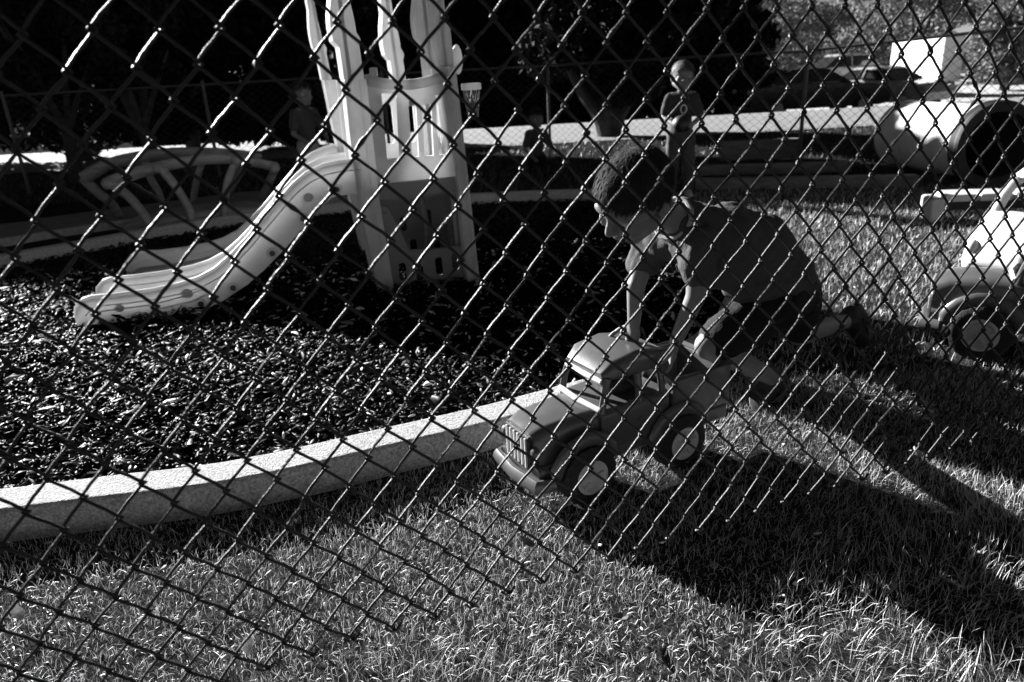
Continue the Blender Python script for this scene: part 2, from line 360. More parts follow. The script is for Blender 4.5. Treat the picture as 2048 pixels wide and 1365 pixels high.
# ================================================================ PLAY TOWER WITH DOUBLE SLIDE
TA=Vector((-.71,3.95,0)); TU=Vector((.977,.21,0)).normalized(); TV=Vector((-TU.y,TU.x,0)); Zv=Vector((0,0,1))
tower=empty('play_tower',TA,'pale plastic play tower with turret posts and a double slide, behind the fence','play tower')
def TP(u,v,z): return TA+TU*u+TV*v+Zv*z
def interp(tab,z):
    for (a,x),(b,y) in zip(tab[:-1],tab[1:]):
        if z<=b: return x+(y-x)*(z-a)/(b-a)
    return tab[-1][1]
def post_mesh(name,eL,eR,v0,v1f,z1,zs,ridge=True,m=PLA,scal=None):
    """tapered hollow-look post: eL,eR edge tables over height; v1f(z) depth; grooved faces"""
    bm=B(); rings=[]
    for z in zs:
        l=interp(eL,z); r=interp(eR,z); d=v1f(z); w_=r-l
        add=scal(z) if scal else 0
        # section with a shallow groove on the front and on the left side
        sec=[(l,v0),(l+w_*.12,v0-.002),(l+w_*.3,v0-.002),(l+w_*.36,v0+.003),(l+w_*.64,v0+.003),(l+w_*.7,v0-.002),(r-w_*.1,v0-.002),(r,v0),(r,v0+d),(l-d*.1,v0+d),(l-d*.1-.004,v0+d*.86),(l-d*.075+.010,v0+d*.78),(l-d*.05+.010,v0+d*.36),(l-d*.03-.004,v0+d*.26),(l-.003,v0+d*.08)]
        rings.append([bm.verts.new(TP(a+add,b,z)) for a,b in sec])
    k=len(rings[0])
    for a,b in zip(rings[:-1],rings[1:]):
        for j in range(k): bm.faces.new((a[j],a[(j+1)%k],b[(j+1)%k],b[j]))
    bm.faces.new(rings[0][::-1]); bm.faces.new(rings[-1]); bmesh.ops.recalc_face_normals(bm,faces=bm.faces[:])
    return part(name,bm,m,tower,bevel=.004)
zs=[-.03,.1,.3,.5,.6,.8,1.0,1.13]
post_mesh('post',[(0,-.02),(.55,-.078),(1.13,-.068)],[(0,.064),(.5,.04),(1.13,.044)],0,lambda z:.22+.12*(z>.62),1.13,zs)
post_mesh('post',[(0,.485),(.7,.468),(1.17,.428)],[(0,.556),(.7,.528),(1.17,.508)],.0,lambda z:.2,1.17,[-.03,.2,.5,.8,1.0,1.17])
post_mesh('post',[(0,-.065),(.75,-.15),(1.13,-.175)],[(0,.03),(.75,-.05),(1.13,-.07)],1.0,lambda z:.14,1.13,[-.03,.3,.6,.9,1.13])
post_mesh('post',[(0,.5),(.75,.5),(1.13,.49)],[(0,.6),(.75,.6),(1.13,.6)],1.0,lambda z:.14,1.13,[-.03,.3,.6,.9,1.13])
# turret pillars with scalloped outlines above the rails
def pillar(l0,l1,r0,r1,v0,d,z0,z1,lump,lean=0):
    bm=B(); n=26; left=[];right=[]
    for i in range(n+1):
        t=i/n; z=z0+(z1-z0)*t
        lw=lump*max(0,math.sin(t*math.pi*2.6-.9)) if t>.22 else 0
        left.append((l0+(l1-l0)*t-lw,z)); right.append((r0+(r1-r0)*t+(-.018 if t>.24 else 0)+lw*.5,z))
    poly=left+right[::-1]
    prism(bm,[(a,b) for a,b in poly],TA+TV*v0,TU,Zv,TV-TU*.1,d)
    part('turret_pillar',bm,PLA,tower,smooth=False,bevel=.007)
    bm=B()      # raised rib that follows the pillar
    prism(bm,[(l0+.02,z0),(l0+(l1-l0)*.8+.03,z0+(z1-z0)*.8),(l0+(l1-l0)*.8+.045,z0+(z1-z0)*.8),(l0+.04,z0)],TA+TV*(v0-.008),TU,Zv,TV,.012)
    part('rib',bm,PLA,tower,smooth=False,bevel=.002)
pillar(-.066,-.085,.036,.0,.02,.20,1.13,1.95,.03)
pillar(-.185,-.235,-.125,-.185,1.0,.14,1.13,1.95,.02)
pillar(.43,.40,.505,.485,.02,.12,1.17,1.95,.0)
pillar(.365,.335,.43,.40,.12,.1,1.12,1.95,.03)
pillar(.25,.20,.33,.28,.85,.14,1.05,1.95,.03)
bm=B(); ell(bm,TP(.535,.1,1.2),(.028,.04,.075)); part('side_grip',bm,PLA,tower)
# front guard panel: solid foot, openings, curved top rail
P=[(.04,.600),(.47,.604),(.47,1.13),(.445,1.155)]+[(.43-.0355*k,1.118-.035*math.sin(math.pi*k/10)) for k in range(0,11)]+[(.072,1.155),(.04,1.15)]
bm=B(); prism(bm,P,TA+TV*.012,TU,Zv,TV,.045,holes=[[(.105,.722),(.172,.722),(.19,1.05),(.112,1.055)],[(.238,.722),(.275,.722),(.285,.985),(.245,.985)],[(.305,.722),(.355,.722),(.365,.99),(.315,.985)],[(.385,.722),(.44,.722),(.438,1.03),(.39,1.03)]])
part('guard_panel',bm,PLA,tower,smooth=False,bevel=.006)
bm=B(); tube(bm,[TP(.05+.04*k,.0,1.12-.03*math.sin(math.pi*k/10)) for k in range(11)],[.026]*11,12); part('top_rail',bm,PLA,tower)
for u_,z_ in ((.085,1.15),(.27,1.085),(.40,1.13)): 
    bm=B(); box(bm,TP(u_,.02,z_+.01),(.036,.05,.045)); part('rail_lug',bm,PLA,tower,bevel=.006)
bm=B(); ell(bm,TP(.262,-.006,1.0),(.016,.012,.016)); part('peg',bm,PLA,tower)
# back and side guards
P=[(-.04,.6),(.5,.6),(.5,1.02),(.3,1.08),(.1,1.02),(-.04,1.05)]
bm=B(); prism(bm,P,TA+TV*1.03,TU,Zv,TV,.04,holes=[slot(.08,.84,.03,.13),slot(.2,.84,.03,.13),slot(.34,.84,.03,.13)]); part('back_guard',bm,PLA,tower,smooth=False,bevel=.006)
bm=B(); prism(bm,[(.1,.5),(1.05,.5),(1.05,1.05),(.6,.98),(.1,1.08)],TA+TU*.46,TV,Zv,TU,.045,holes=[slot(.3,.82,.03,.16),slot(.45,.8,.03,.14),slot(.6,.8,.03,.14),slot(.75,.8,.03,.14)]); part('side_guard',bm,PLA,tower,smooth=False,bevel=.006)
bm=B()
for k in range(9): tube(bm,[TP(.455,.14+.1*k,.62),TP(.453,.14+.1*k,1.0)],.012,8)
part('side_ribs',bm,PLA,tower)
# deck with its darker front beam
bm=B(); box(bm,TP(.23,.55,.575),(.5,1.02,.05),Matrix.Rotation(math.atan2(TU.y,TU.x),3,'Z')); part('deck',bm,PLA,tower,smooth=False,bevel=.006)
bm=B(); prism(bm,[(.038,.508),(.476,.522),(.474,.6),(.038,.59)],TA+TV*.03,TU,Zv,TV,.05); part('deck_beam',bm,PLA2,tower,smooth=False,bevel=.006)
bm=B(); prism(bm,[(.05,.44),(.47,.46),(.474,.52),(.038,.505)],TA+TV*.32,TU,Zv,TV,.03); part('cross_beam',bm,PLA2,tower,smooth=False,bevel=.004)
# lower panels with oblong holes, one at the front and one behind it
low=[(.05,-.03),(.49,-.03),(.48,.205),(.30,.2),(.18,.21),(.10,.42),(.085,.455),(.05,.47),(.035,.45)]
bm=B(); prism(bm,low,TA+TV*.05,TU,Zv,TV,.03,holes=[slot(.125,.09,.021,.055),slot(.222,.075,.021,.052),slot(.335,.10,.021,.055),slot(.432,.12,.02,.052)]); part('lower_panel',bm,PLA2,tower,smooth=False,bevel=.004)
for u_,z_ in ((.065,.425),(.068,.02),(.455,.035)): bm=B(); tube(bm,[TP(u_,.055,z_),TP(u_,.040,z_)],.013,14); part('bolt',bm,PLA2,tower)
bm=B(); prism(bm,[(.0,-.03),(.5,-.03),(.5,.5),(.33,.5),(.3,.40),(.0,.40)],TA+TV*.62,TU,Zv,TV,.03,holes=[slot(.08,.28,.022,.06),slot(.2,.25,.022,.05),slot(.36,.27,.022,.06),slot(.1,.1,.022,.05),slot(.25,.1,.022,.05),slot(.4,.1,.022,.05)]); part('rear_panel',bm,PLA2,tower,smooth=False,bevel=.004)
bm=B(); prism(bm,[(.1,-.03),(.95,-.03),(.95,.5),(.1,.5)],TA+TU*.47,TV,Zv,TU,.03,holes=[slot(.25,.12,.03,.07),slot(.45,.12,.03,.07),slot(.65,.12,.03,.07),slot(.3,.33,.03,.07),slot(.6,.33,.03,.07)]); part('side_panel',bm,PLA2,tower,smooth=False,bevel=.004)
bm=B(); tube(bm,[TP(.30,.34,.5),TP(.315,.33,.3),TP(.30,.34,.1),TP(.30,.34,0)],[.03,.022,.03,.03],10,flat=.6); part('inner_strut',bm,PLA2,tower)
# little basketball hoop on the right side
bm=B(); box(bm,TP(.60,.1,1.06),(.10,.07,.035),Matrix.Rotation(.2,3,'Z')); part('hoop_bracket',bm,PLA,tower,bevel=.006)
net=B(); 
for k in range(9):
    a=2*math.pi*k/9; a2=a+.7
    tube(net,[TP(.60+.045*math.cos(a),.1+.045*math.sin(a),1.04),TP(.60+.036*math.cos((a+a2)/2),.1+.036*math.sin((a+a2)/2),.97),TP(.60+.028*math.cos(a2),.1+.028*math.sin(a2),.9)],.0022,5)
    tube(net,[TP(.60+.045*math.cos(a),.1+.045*math.sin(a),1.04),TP(.60+.036*math.cos((a-.7+a)/2),.1+.036*math.sin((a-.7+a)/2),.97),TP(.60+.028*math.cos(a-.7),.1+.028*math.sin(a-.7),.9)],.0022,5)
part('hoop_net',net,mat('grey_net_cord',.3,.8),tower)
# slide walls ---------------------------------------------------------------
TOP=[(-1.58,.0),(-1.583,.045),(-1.565,.095),(-1.525,.131),(-1.483,.140),(-1.364,.137),(-1.202,.142),(-1.053,.158),(-.95,.181),(-.859,.22),(-.764,.287),(-.666,.37),(-.565,.468),(-.466,.562),(-.39,.63),(-.317,.678),(-.228,.711),(-.142,.722),(-.05,.722)]
BOT=[(-1.563,-.02),(-1.4,-.024),(-1.238,-.024),(-1.071,-.012),(-.95,.015),(-.85,.053),(-.708,.128),(-.61,.199),(-.485,.303),(-.364,.416),(-.28,.495),(-.21,.548),(-.165,.555),(-.05,.557)]
BED_S=[(-1.5,.035),(-1.3,.04),(-1.1,.055),(-.95,.09),(-.82,.15),(-.7,.235),(-.58,.345),(-.46,.455),(-.36,.54),(-.27,.595),(-.18,.615),(-.05,.62)]
slide=bpy.data.objects.new('slide',None)
def wall(v0,th,out,shift=0,bed=None):
    bm=B(); poly=TOP+BOT[::-1]
    prism(bm,[(a+shift,b) for a,b in poly],TA+TV*v0,TU,Zv,TV,th)
    w_=part('slide_wall',bm,PLA,tower,smooth=False,bevel=.008)
    # thick rolled lip along the top, raised panel lines on the outer face
    bm=B(); tube(bm,[TP(a+shift,v0+th/2,b) for a,b in TOP[1:]],[.010]+[.0165]*(len(TOP)-3)+[.0165],10); part('lip',bm,PLA,w_)
    bm=B()
    for off,r in ((.04,.0035),):
        tube(bm,[TP(a+shift+(off*.9 if i<4 else off*.25),v0-.001 if out else v0+th,max(b-off,.02)) for i,(a,b) in enumerate(TOP[2:])],r,6)
    part('moulded_line',bm,PLA,w_)
    return w_
w1=wall(0,.05,True); w2=wall(.385,.045,True); w3=wall(1.03,.05,True)
for a,b in [(-1.277,.018),(-1.051,.028),(-.963,.05),(-.786,.118),(-.557,.283),(-.37,.453),(-.177,.59)]:
    bm=B(); tube(bm,[TP(a,.004,b),TP(a,-.004,b)],.0155,16); part('bolt_cover',bm,mat('dark_bolt_plastic',.07,.5),w1)
    bm=B(); ring=[TP(a+.026*math.cos(t*.3927),-.001,b+.026*math.sin(t*.3927)) for t in range(17)]; tube(bm,ring,.003,6,cap=False); part('bolt_ring',bm,PLA,w1)
for a,b in [(-1.43,.04),(-.86,.15)]:
    bm=B(); ring=[TP(a+.024*math.cos(t*.3927),1.028,b+.024*math.sin(t*.3927)) for t in range(17)]; tube(bm,ring,.003,6,cap=False); tube(bm,[TP(a,1.032,b),TP(a,1.024,b)],.012,14); part('bolt_ring',bm,PLA,w3)
# moulded oval and round reliefs of the wall
for a,b,r in ((-1.36,.075,.02),(-1.02,.115,.026),(-.33,.56,.024)):
    bm=B(); ell(bm,TP(a,.0,b),(r*1.3,.004,r)); part('relief',bm,PLA,w1)
bm=B(); tube(bm,[TP(-1.45,-.001,.07),TP(-1.2,-.001,.075),TP(-1.05,-.001,.1),TP(-.93,-.001,.13),TP(-.92,-.001,.1),TP(-1.0,-.001,.07),TP(-1.2,-.001,.045)],.004,6); part('moulded_line',bm,PLA,w1)
for va,vb in ((.05,.385),(.43,1.03)):
    bm=B(); n=len(BED_S); rows=[]
    for a,b in BED_S: rows.append([bm.verts.new(TP(a,va+(vb-va)*k/6,b-.014*math.sin(math.pi*k/6))) for k in range(7)])
    for p,q in zip(rows[:-1],rows[1:]):
        for k in range(6): bm.faces.new((p[k],p[k+1],q[k+1],q[k]))
    o=part('slide_bed',bm,PLA,tower); s=o.modifiers.new('solid','SOLIDIFY'); s.thickness=.02; s.offset=-1
bpy.data.objects.remove(slide)
# ================================================================ LOG-LOOK BRIDGE
br=empty('play_bridge',(-2.6,6.3,0),'low arched play bridge with log-look handrails and branch-shaped balusters','bridge')
def curve(pts,n=24):
    """Catmull-Rom through points"""
    P=[Vector(p) for p in pts]; P=[P[0]*2-P[1]]+P+[P[-1]*2-P[-2]]; o=[]
    for i in range(1,len(P)-2):
        for k in range(n if i==len(P)-3 else n):
            t=k/n; a,b,c,d=P[i-1:i+3]; o.append(.5*((2*b)+(c-a)*t+(2*a-5*b+4*c-d)*t*t+(3*b-a-3*c+d)*t**3))
    o.append(P[-2]); return o
def limb(name,pts,r,n=5,knots=True):
    c=curve(pts,n); bm=B(); 
    rr=[r[0]+(r[1]-r[0])*i/(len(c)-1)+.003*noise.noise(c[i]*9) for i in range(len(c))]
    tube(bm,c,rr,14,flat=.72,hint=Vector((1,0,0))); return part(name,bm,LOG,br)
FR=[at(220,366,6.0),at(262,350,6.04),at(320,334,6.1),at(400,320,6.2),at(475,320,6.3),at(552,334,6.45)]
BR_=[at(167,357,6.5),at(213,331,6.56),at(276,315,6.62),at(345,307,6.7),at(411,306,6.8),at(470,309,6.9),at(520,316,7.0)]
f_=limb('handrail',FR,(.062,.048)); b_=limb('handrail',BR_,(.066,.055))
limb('baluster',[FR[0],at(262,398,5.98),at(295,440,5.96),at(318,478,5.96)],(.052,.042))
limb('baluster',[FR[2],at(352,375,6.1),at(378,418,6.13),at(391,464,6.15)],(.046,.04))
limb('baluster',[FR[4],at(458,355,6.27),at(450,400,6.23),at(451,458,6.2)],(.046,.038))
limb('baluster',[FR[5],at(540,362,6.55),at(524,395,6.8),at(518,418,7.0)],(.046,.04))
limb('baluster',[BR_[0],at(195,385,6.6),at(226,410,6.75),at(243,440,6.93)],(.052,.042))
limb('baluster',[BR_[2]+Vector((.05,0,-.03)),at(300,355,6.7),at(318,385,6.8),at(325,405,6.9)],(.042,.034))
limb('baluster',[BR_[4],at(398,345,6.85),at(390,380,6.9),at(386,410,7.0)],(.046,.038))
limb('baluster',[FR[4]+Vector((.03,0,0)),at(476,352,6.5),at(464,378,6.7),at(459,400,6.9)],(.036,.03))
for c in (FR[0],FR[2],FR[4],FR[5]):
    bm=B(); ell(bm,c+Vector((0,-.045,0)),(.046,.036,.046)); part('hub_cap',bm,LOG,br)
bm=B()
dk=[Vector((-3.15,6.0,.02)),Vector((-2.7,6.13,.075)),Vector((-2.3,6.25,.085)),Vector((-1.9,6.38,.03))]
dkc=curve(dk,6); rows=[[bm.verts.new(p+Vector((-.17,.62,0))*k/3) for k in range(4)] for p in dkc]
for a,b in zip(rows[:-1],rows[1:]):
    for k in range(3): bm.faces.new((a[k],a[k+1],b[k+1],b[k]))
o=part('deck',bm,LOG,br); s=o.modifiers.new('s','SOLIDIFY'); s.thickness=.045; s.offset=-1
# ================================================================ FAR FENCE
ff=empty('far_chain_link_fence',(3.9,12.2,0),'long low chain link fence with thin top rail along the back of the playground','fence')
PTS=[Vector((-13.5,7.3,0)),Vector((-5.89,9.25,0)),Vector((.71,10.9,0)),Vector((3.95,11.75,0)),Vector((4.0,9.9,0)),Vector((3.42,8.4,0)),Vector((5.6,7.55,0)),Vector((8.8,6.3,0))]
PTS=[Vector((-13.5,7.3,0)),Vector((-5.89,9.25,0)),Vector((.71,10.9,0)),Vector((3.6,11.65,0))]
RT=[Vector((.71,10.9,0)),Vector((3.34,8.33,0)),Vector((4.95,6.87,0)),Vector((9,3.2,0))]
def fz(p): return 1.14+.11*max(0,min(2.5,(p.x-3.3)/1.6))
FARW=mat('far_fence_wire',.03,.5,.4,20,.4,0)
def farrun(a,b,mesh=True,pitch=.06):
    L=(b-a).length; d=(b-a)/L; bm=B(); h=1.1
    nn=int(L/pitch); half=.042; nz=int(h/half)
    V=[];F=[]; nrm=Vector((d.y,-d.x,0)); r=.0022
    for i in range(nn):
        base=len(V)
        for k in range(nz+1):
            u=(i+((k+i)%2))*pitch; 
            if (i%2): u=(i+1-((k+i+1)%2))*pitch
            p=a+d*u+Vector((0,0,.03+k*half))
            V+= [tuple(p-nrm*r),tuple(p+d*r*1.2+nrm*r*.5),tuple(p-d*r*1.2+nrm*r*.5)]
        for k in range(nz):
            s=base+3*k
            for j in range(3): F.append((s+j,s+(j+1)%3,s+3+(j+1)%3,s+3+j))
    me=bpy.data.meshes.new('wire_mesh'); me.from_pydata(V,[],F); o=link('wire_mesh',me,FARW,ff,smooth=False); o['kind']='stuff'
for a,b in zip(PTS[:2],PTS[1:3]): farrun(a,b,pitch=.06)
for a,b in zip(RT[1:-1],RT[2:]): farrun(a,b,pitch=.05)
farrun(RT[0],RT[1],pitch=.06)
for run in (PTS[:3]+RT[1:],):
    bm=B(); tube(bm,[p+Vector((0,0,fz(p))) for p in run],.016,10); part('top_rail',bm,PIPE,ff)
for p in [PTS[0],PTS[0].lerp(PTS[1],.55),PTS[1],PTS[1].lerp(PTS[2],.33),PTS[1].lerp(PTS[2],.66),PTS[2],RT[1],RT[2],RT[3]]:
    bm=B(); tube(bm,[p+Vector((0,0,-.1)),p+Vector((0,0,fz(p)+.05))],.022,12); part('post',bm,PIPE,ff)
# ================================================================ TUNNEL
t0=at(1815,285,7.3); t0.z=.33; t1=at(1978,302,6.15); t1.z=.34; ax=(t1-t0).normalized()
tn=empty('crawl_tunnel',((t0.x+t1.x)/2,(t0.y+t1.y)/2,0),'large pale crawl tunnel with thick dark ribbed mouth lying on the grass','tunnel')
TUNM=mat('pale_tunnel_plastic',.55,.6,.2,4,.3,.3,12)
Fz=frame_z(ax)
def ringtube(bm,a,b,ro,ri,n=40,ribs=0,wav=.0):
    k=max(2,ribs*4+2); rings=[]
    for i in range(k):
        t=i/(k-1); p=a.lerp(b,t); rr=ro+wav*math.cos(i*math.pi/2)
        rings.append([bm.verts.new(p+(Fz.col[0]*math.cos(2*math.pi*j/n)+Fz.col[1]*math.sin(2*math.pi*j/n))*rr) for j in range(n)])
    inn=[[bm.verts.new(p+(Fz.col[0]*math.cos(2*math.pi*j/n)+Fz.col[1]*math.sin(2*math.pi*j/n))*ri) for j in range(n)] for p in (b,a)]
    rings+=inn
    for x,y in zip(rings,rings[1:]+rings[:1]):
        for j in range(n): bm.faces.new((x[j],x[(j+1)%n],y[(j+1)%n],y[j]))
    bmesh.ops.recalc_face_normals(bm,faces=bm.faces[:])
bm=B(); ringtube(bm,t0,t1,.31,.27,ribs=5,wav=.0015); part('tube_wall',bm,TUNM,tn)
DRK=mat('dark_tunnel_plastic',.03,.6,.3,10,.3,.2,40)
bm=B(); ringtube(bm,t1-ax*.02,t1+ax*.09,.345,.27,ribs=1,wav=.008); part('mouth_ring',bm,DRK,tn)
bm=B(); ringtube(bm,t0-ax*.05,t0+ax*.02,.32,.27); part('mouth_ring',bm,TUNM,tn)
bm=B(); ringtube(bm,t0,t1+ax*.05,.268,.262); part('shade_liner',bm,DRK,tn)  # added dark lining that paints the shade inside the tube
bm=B(); tube(bm,[t0-ax*.03,t0+ax*.01],.27,32); part('shade_plug',bm,DRK,tn)  # added dark disc, blocks light from the far end
for s in (.2,.8):
    p=t0.lerp(t1,s); bm=B(); box(bm,(p.x,p.y,.03),(.16,.7,.09),Matrix.Rotation(math.atan2(ax.y,ax.x),3,'Z')); part('foot',bm,DRK,tn,smooth=False,bevel=.012)
# ---- low bench / step block, timbers
bench=empty('step_bench',(g(1852,436).x,g(1852,436).y,0),'low pale plastic step bench with block ends beside the white ride-on car','bench')
bp=[g(1852,436),g(2075,430)]; d=(bp[1]-bp[0]); d.z=0; L=d.length+.3; d.normalize(); rz=Matrix.Rotation(math.atan2(d.y,d.x),3,'Z')
c=Vector((bp[0].x,bp[0].y,0))
for k in range(5):
    bm=B(); box(bm,c+d*(.17+k*.22)+Vector((0,0,.15)),(.205,.22,.05),rz); part('seat_block',bm,mat('pale_bench_plastic',.5,.6,.2,5,.3,.1,40),bench,smooth=False,bevel=.012)
for s in (.03,1.0):
    bm=B(); box(bm,c+d*(s)+Vector((0,0,.07)),(.09,.22,.16),rz); part('end_block',bm,mat('pale_bench_plastic',.5),bench,smooth=False,bevel=.02)
bm=B(); box(bm,c+d*.55+Vector((0,.02,.09)),(.9,.05,.08),rz); part('rail',bm,DRK,bench,smooth=False,bevel=.006)
def timber(x0,y0,x1,y1,Y0,Y1,zt,label,wd=.12):
    a=at(x0,y0,Y0);b=at(x1,y1,Y1); a.z=b.z=0; d=(b-a);L=d.length; o=None
    bm=B(); m_=(a+b)/2; box(bm,(m_.x,m_.y,zt/2),(L,wd,zt),Matrix.Rotation(math.atan2(d.y,d.x),3,'Z')); o=part('timber',bm,mat('weathered_timber',.16,.85,.4,8,.2,.6,40,stretch=(.3,3,3)),None,smooth=False,bevel=.01)
    tag(o,label,'timber',None); return o
timber(1390,380,1832,376,6.75,6.3,.10,'long grey timber lying in front of the crawl tunnel')
timber(1395,350,1700,345,7.6,7.3,.10,'farther short grey timber behind the long one')
timber(1440,318,1600,312,8.6,8.5,.22,'thick dark timber block behind the standing boy')
# ================================================================ TOY TRUCK (front = +x, near side = -y in its own axes)
def toy_truck(loc,rz,label,cat,sc=1.0):
    T=empty('toy_truck',loc,label,cat,None,rz); T.scale=(sc,)*3
    P_=lambda n,bm,m,par=T,**k: part(n,bm,m,par,local=True,**k)
    def loft(bm,secs):
        rings=[[bm.verts.new(p) for p in s] for s in secs]; k=len(rings[0])
        for a,b in zip(rings[:-1],rings[1:]):
            for j in range(k): bm.faces.new((a[j],a[(j+1)%k],b[(j+1)%k],b[j]))
        bm.faces.new(rings[0][::-1]);bm.faces.new(rings[-1]);bmesh.ops.recalc_face_normals(bm,faces=bm.faces[:])
    def sec(x,hw,z0,z1,r=.03,n=4):
        o=[]
        for cx,cz,a0 in ((hw-r,z1-r,0),(-hw+r,z1-r,90),(-hw+.008,z0+.008,180),(hw-.008,z0+.008,270)):
            rr=r if a0<180 else .008
            for k in range(n+1): a=R_(a0+90*k/n); o.append((x,cx+rr*math.cos(a),cz+rr*math.sin(a)))
        return o
    bm=B(); loft(bm,[sec(.07,.095,.10,.245),sec(.16,.09,.10,.245),sec(.27,.084,.10,.238),sec(.308,.078,.105,.222,.035)]); P_('hood',bm,TRUCKP)
    bm=B(); loft(bm,[sec(-.36,.115,.10,.15,.015),sec(.31,.10,.085,.13,.015)]); P_('chassis',bm,TRUCKP)
    # cab: lower body, four pillars and a domed roof, open windows
    bm=B(); loft(bm,[sec(-.13,.112,.12,.255,.02),sec(.0,.112,.12,.25,.02),sec(.105,.105,.12,.245,.02)]); P_('cab_body',bm,TRUCKP)
    for x0,x1,sy in ((.10,.075,-1),(.10,.075,1),(-.115,-.105,-1),(-.115,-.105,1),(-.03,-.03,-1),(-.03,-.03,1)):
        bm=B(); tube(bm,[(x0,sy*.098,.24),(x0*.6+x1*.4,sy*.097,.29),(x1,sy*.09,.335)],[.011,.010,.012],8); P_('window_pillar',bm,TRUCKP)
    bm=B(); loft(bm,[sec(-.145,.075,.335,.355,.008),sec(-.12,.10,.33,.38,.022),sec(-.03,.107,.33,.395,.028),sec(.055,.102,.33,.382,.022),sec(.09,.085,.33,.35,.008)]); P_('roof',bm,TRUCKP)
    bm=B(); tube(bm,[(.106,-.1,.25),(.118,0,.254),(.106,.1,.25)],.0085,8); P_('windshield_frame',bm,HUB)
    bm=B(); tube(bm,[(.088,-.085,.326),(.097,0,.33),(.088,.085,.326)],.009,8); P_('visor',bm,HUB)
    bm=B(); ell(bm,(-.03,0,.27),(.05,.06,.05)); ell(bm,(-.05,0,.31),(.022,.03,.03)); P_('seat',bm,RUB)
    bm=B(); tube(bm,[(.03+.03*math.cos(a*.5236)*.3,.04*math.sin(a*.5236)-.02,.30+.035*math.cos(a*.5236)) for a in range(13)],.005,6,cap=False); P_('steering_wheel',bm,RUB)
    # bed
    bm=B(); z=.15
    for c,s in (((-.255,-.112,.215),(.22,.014,.13)),((-.255,.112,.215),(.22,.014,.13)),((-.362,0,.215),(.014,.236,.13)),((-.15,0,.215),(.014,.236,.13)),((-.255,0,.155),(.22,.22,.014))): box(bm,c,s)
    P_('bed',bm,TRUCKP,smooth=False,bevel=.005)
    bm=B(); tube(bm,[(-.365,-.115,.283),(-.145,-.115,.283),(-.145,.115,.283),(-.365,.115,.283),(-.365,-.115,.283)],.009,8); P_('bed_rim',bm,TRUCKP)
    # grille, bumper, lights
    gr_=B(); box(gr_,(.312,0,.165),(.012,.125,.10)); G=P_('grille',gr_,mat('dark_grille_plastic',.02,.5),smooth=False,bevel=.004)
    for k in range(6): bm=B(); box(bm,(.320,-.05+.02*k,.165),(.006,.008,.09)); P_('grille_bar',bm,HUB,G,smooth=False,bevel=.0015)
    bm=B(); tube(bm,[(.275,-.125,.09),(.32,-.11,.085),(.332,0,.085),(.32,.11,.085),(.275,.125,.09)],[.014,.018,.018,.018,.014],10,flat=1.3); P_('bumper',bm,TRUCKP)
    for sy in (-1,1):
        bm=B(); ell(bm,(.308,sy*.08,.175),(.012,.018,.018),sub=2); P_('headlight',bm,TRUCKP)
        bm=B(); pts=[(.167+.102*math.cos(a),sy*.118,.082+.104*math.sin(a)) for a in [R_(x) for x in range(8,176,14)]]; tube(bm,pts,[.016]+[.024]*(len(pts)-2)+[.016],10,flat=.5,hint=Vector((0,1,0))); P_('fender',bm,TRUCKP)
        bm=B(); pts=[(-.167+.102*math.cos(a),sy*.122,.082+.104*math.sin(a)) for a in [R_(x) for x in range(8,176,14)]]; tube(bm,pts,[.016]+[.024]*(len(pts)-2)+[.016],10,flat=.5,hint=Vector((0,1,0))); P_('fender',bm,TRUCKP)
        for wx in (.167,-.167):
            bm=B(); n=36; R=.085; secs=[]
            for y,r in ((-.034,.050),(-.034,.074),(-.026,R),(.0,R+.002),(.026,R),(.034,.074),(.034,.050)):
                secs.append([bm.verts.new((wx+r*(1+(.045 if (j%2 and abs(y)<.03 and abs(y)>.01) else 0))*math.cos(2*math.pi*j/n),sy*.112+y,.083+r*(1+(.045 if (j%2 and abs(y)<.03 and abs(y)>.01) else 0))*math.sin(2*math.pi*j/n))) for j in range(n)])
            for a,b in zip(secs,secs[1:]+secs[:1]):
                for j in range(n): bm.faces.new((a[j],a[(j+1)%n],b[(j+1)%n],b[j]))
            bmesh.ops.recalc_face_normals(bm,faces=bm.faces[:]); W=P_('wheel',bm,RUB)
            bm=B(); n=28; y0=sy*.112+sy*.026; prof=[(0,.016),(.012,.015),(.016,.006),(.034,.004),(.042,.012),(.051,.010),(.052,-.02)]
            rg=[[bm.verts.new((wx+r*math.cos(2*math.pi*j/n),y0+sy*hh,.083+r*math.sin(2*math.pi*j/n))) for j in range(n)] for r,hh in prof[1:]]
            cv=bm.verts.new((wx,y0+sy*.016,.083))
            for j in range(n): bm.faces.new((cv,rg[0][j],rg[0][(j+1)%n]))
            for a,b in zip(rg[:-1],rg[1:]):
                for j in range(n): bm.faces.new((a[j],a[(j+1)%n],b[(j+1)%n],b[j]))
            for k in range(5):
                a=2*math.pi*k/5+.4; mx=Matrix.Rotation(-a,3,'Y'); box(bm,(wx+.026*math.cos(a),y0+sy*.008,.083+.026*math.sin(a)),(.026,.008,.007),mx)
            bmesh.ops.recalc_face_normals(bm,faces=bm.faces[:]); P_('hub',bm,HUB,W)
    return T
TF=Vector((-.877,-.48,0)).normalized()
toy_truck((.277,1.943,0),math.atan2(TF.y,TF.x),'grey plastic toy pickup truck with knobbly black tyres being pushed by the kneeling boy','toy truck')
toy_truck((2.05,2.585,0.0),math.atan2(.58,-.81),'dark toy truck with pale hubs standing at the right edge on the grass','toy truck',1.25)
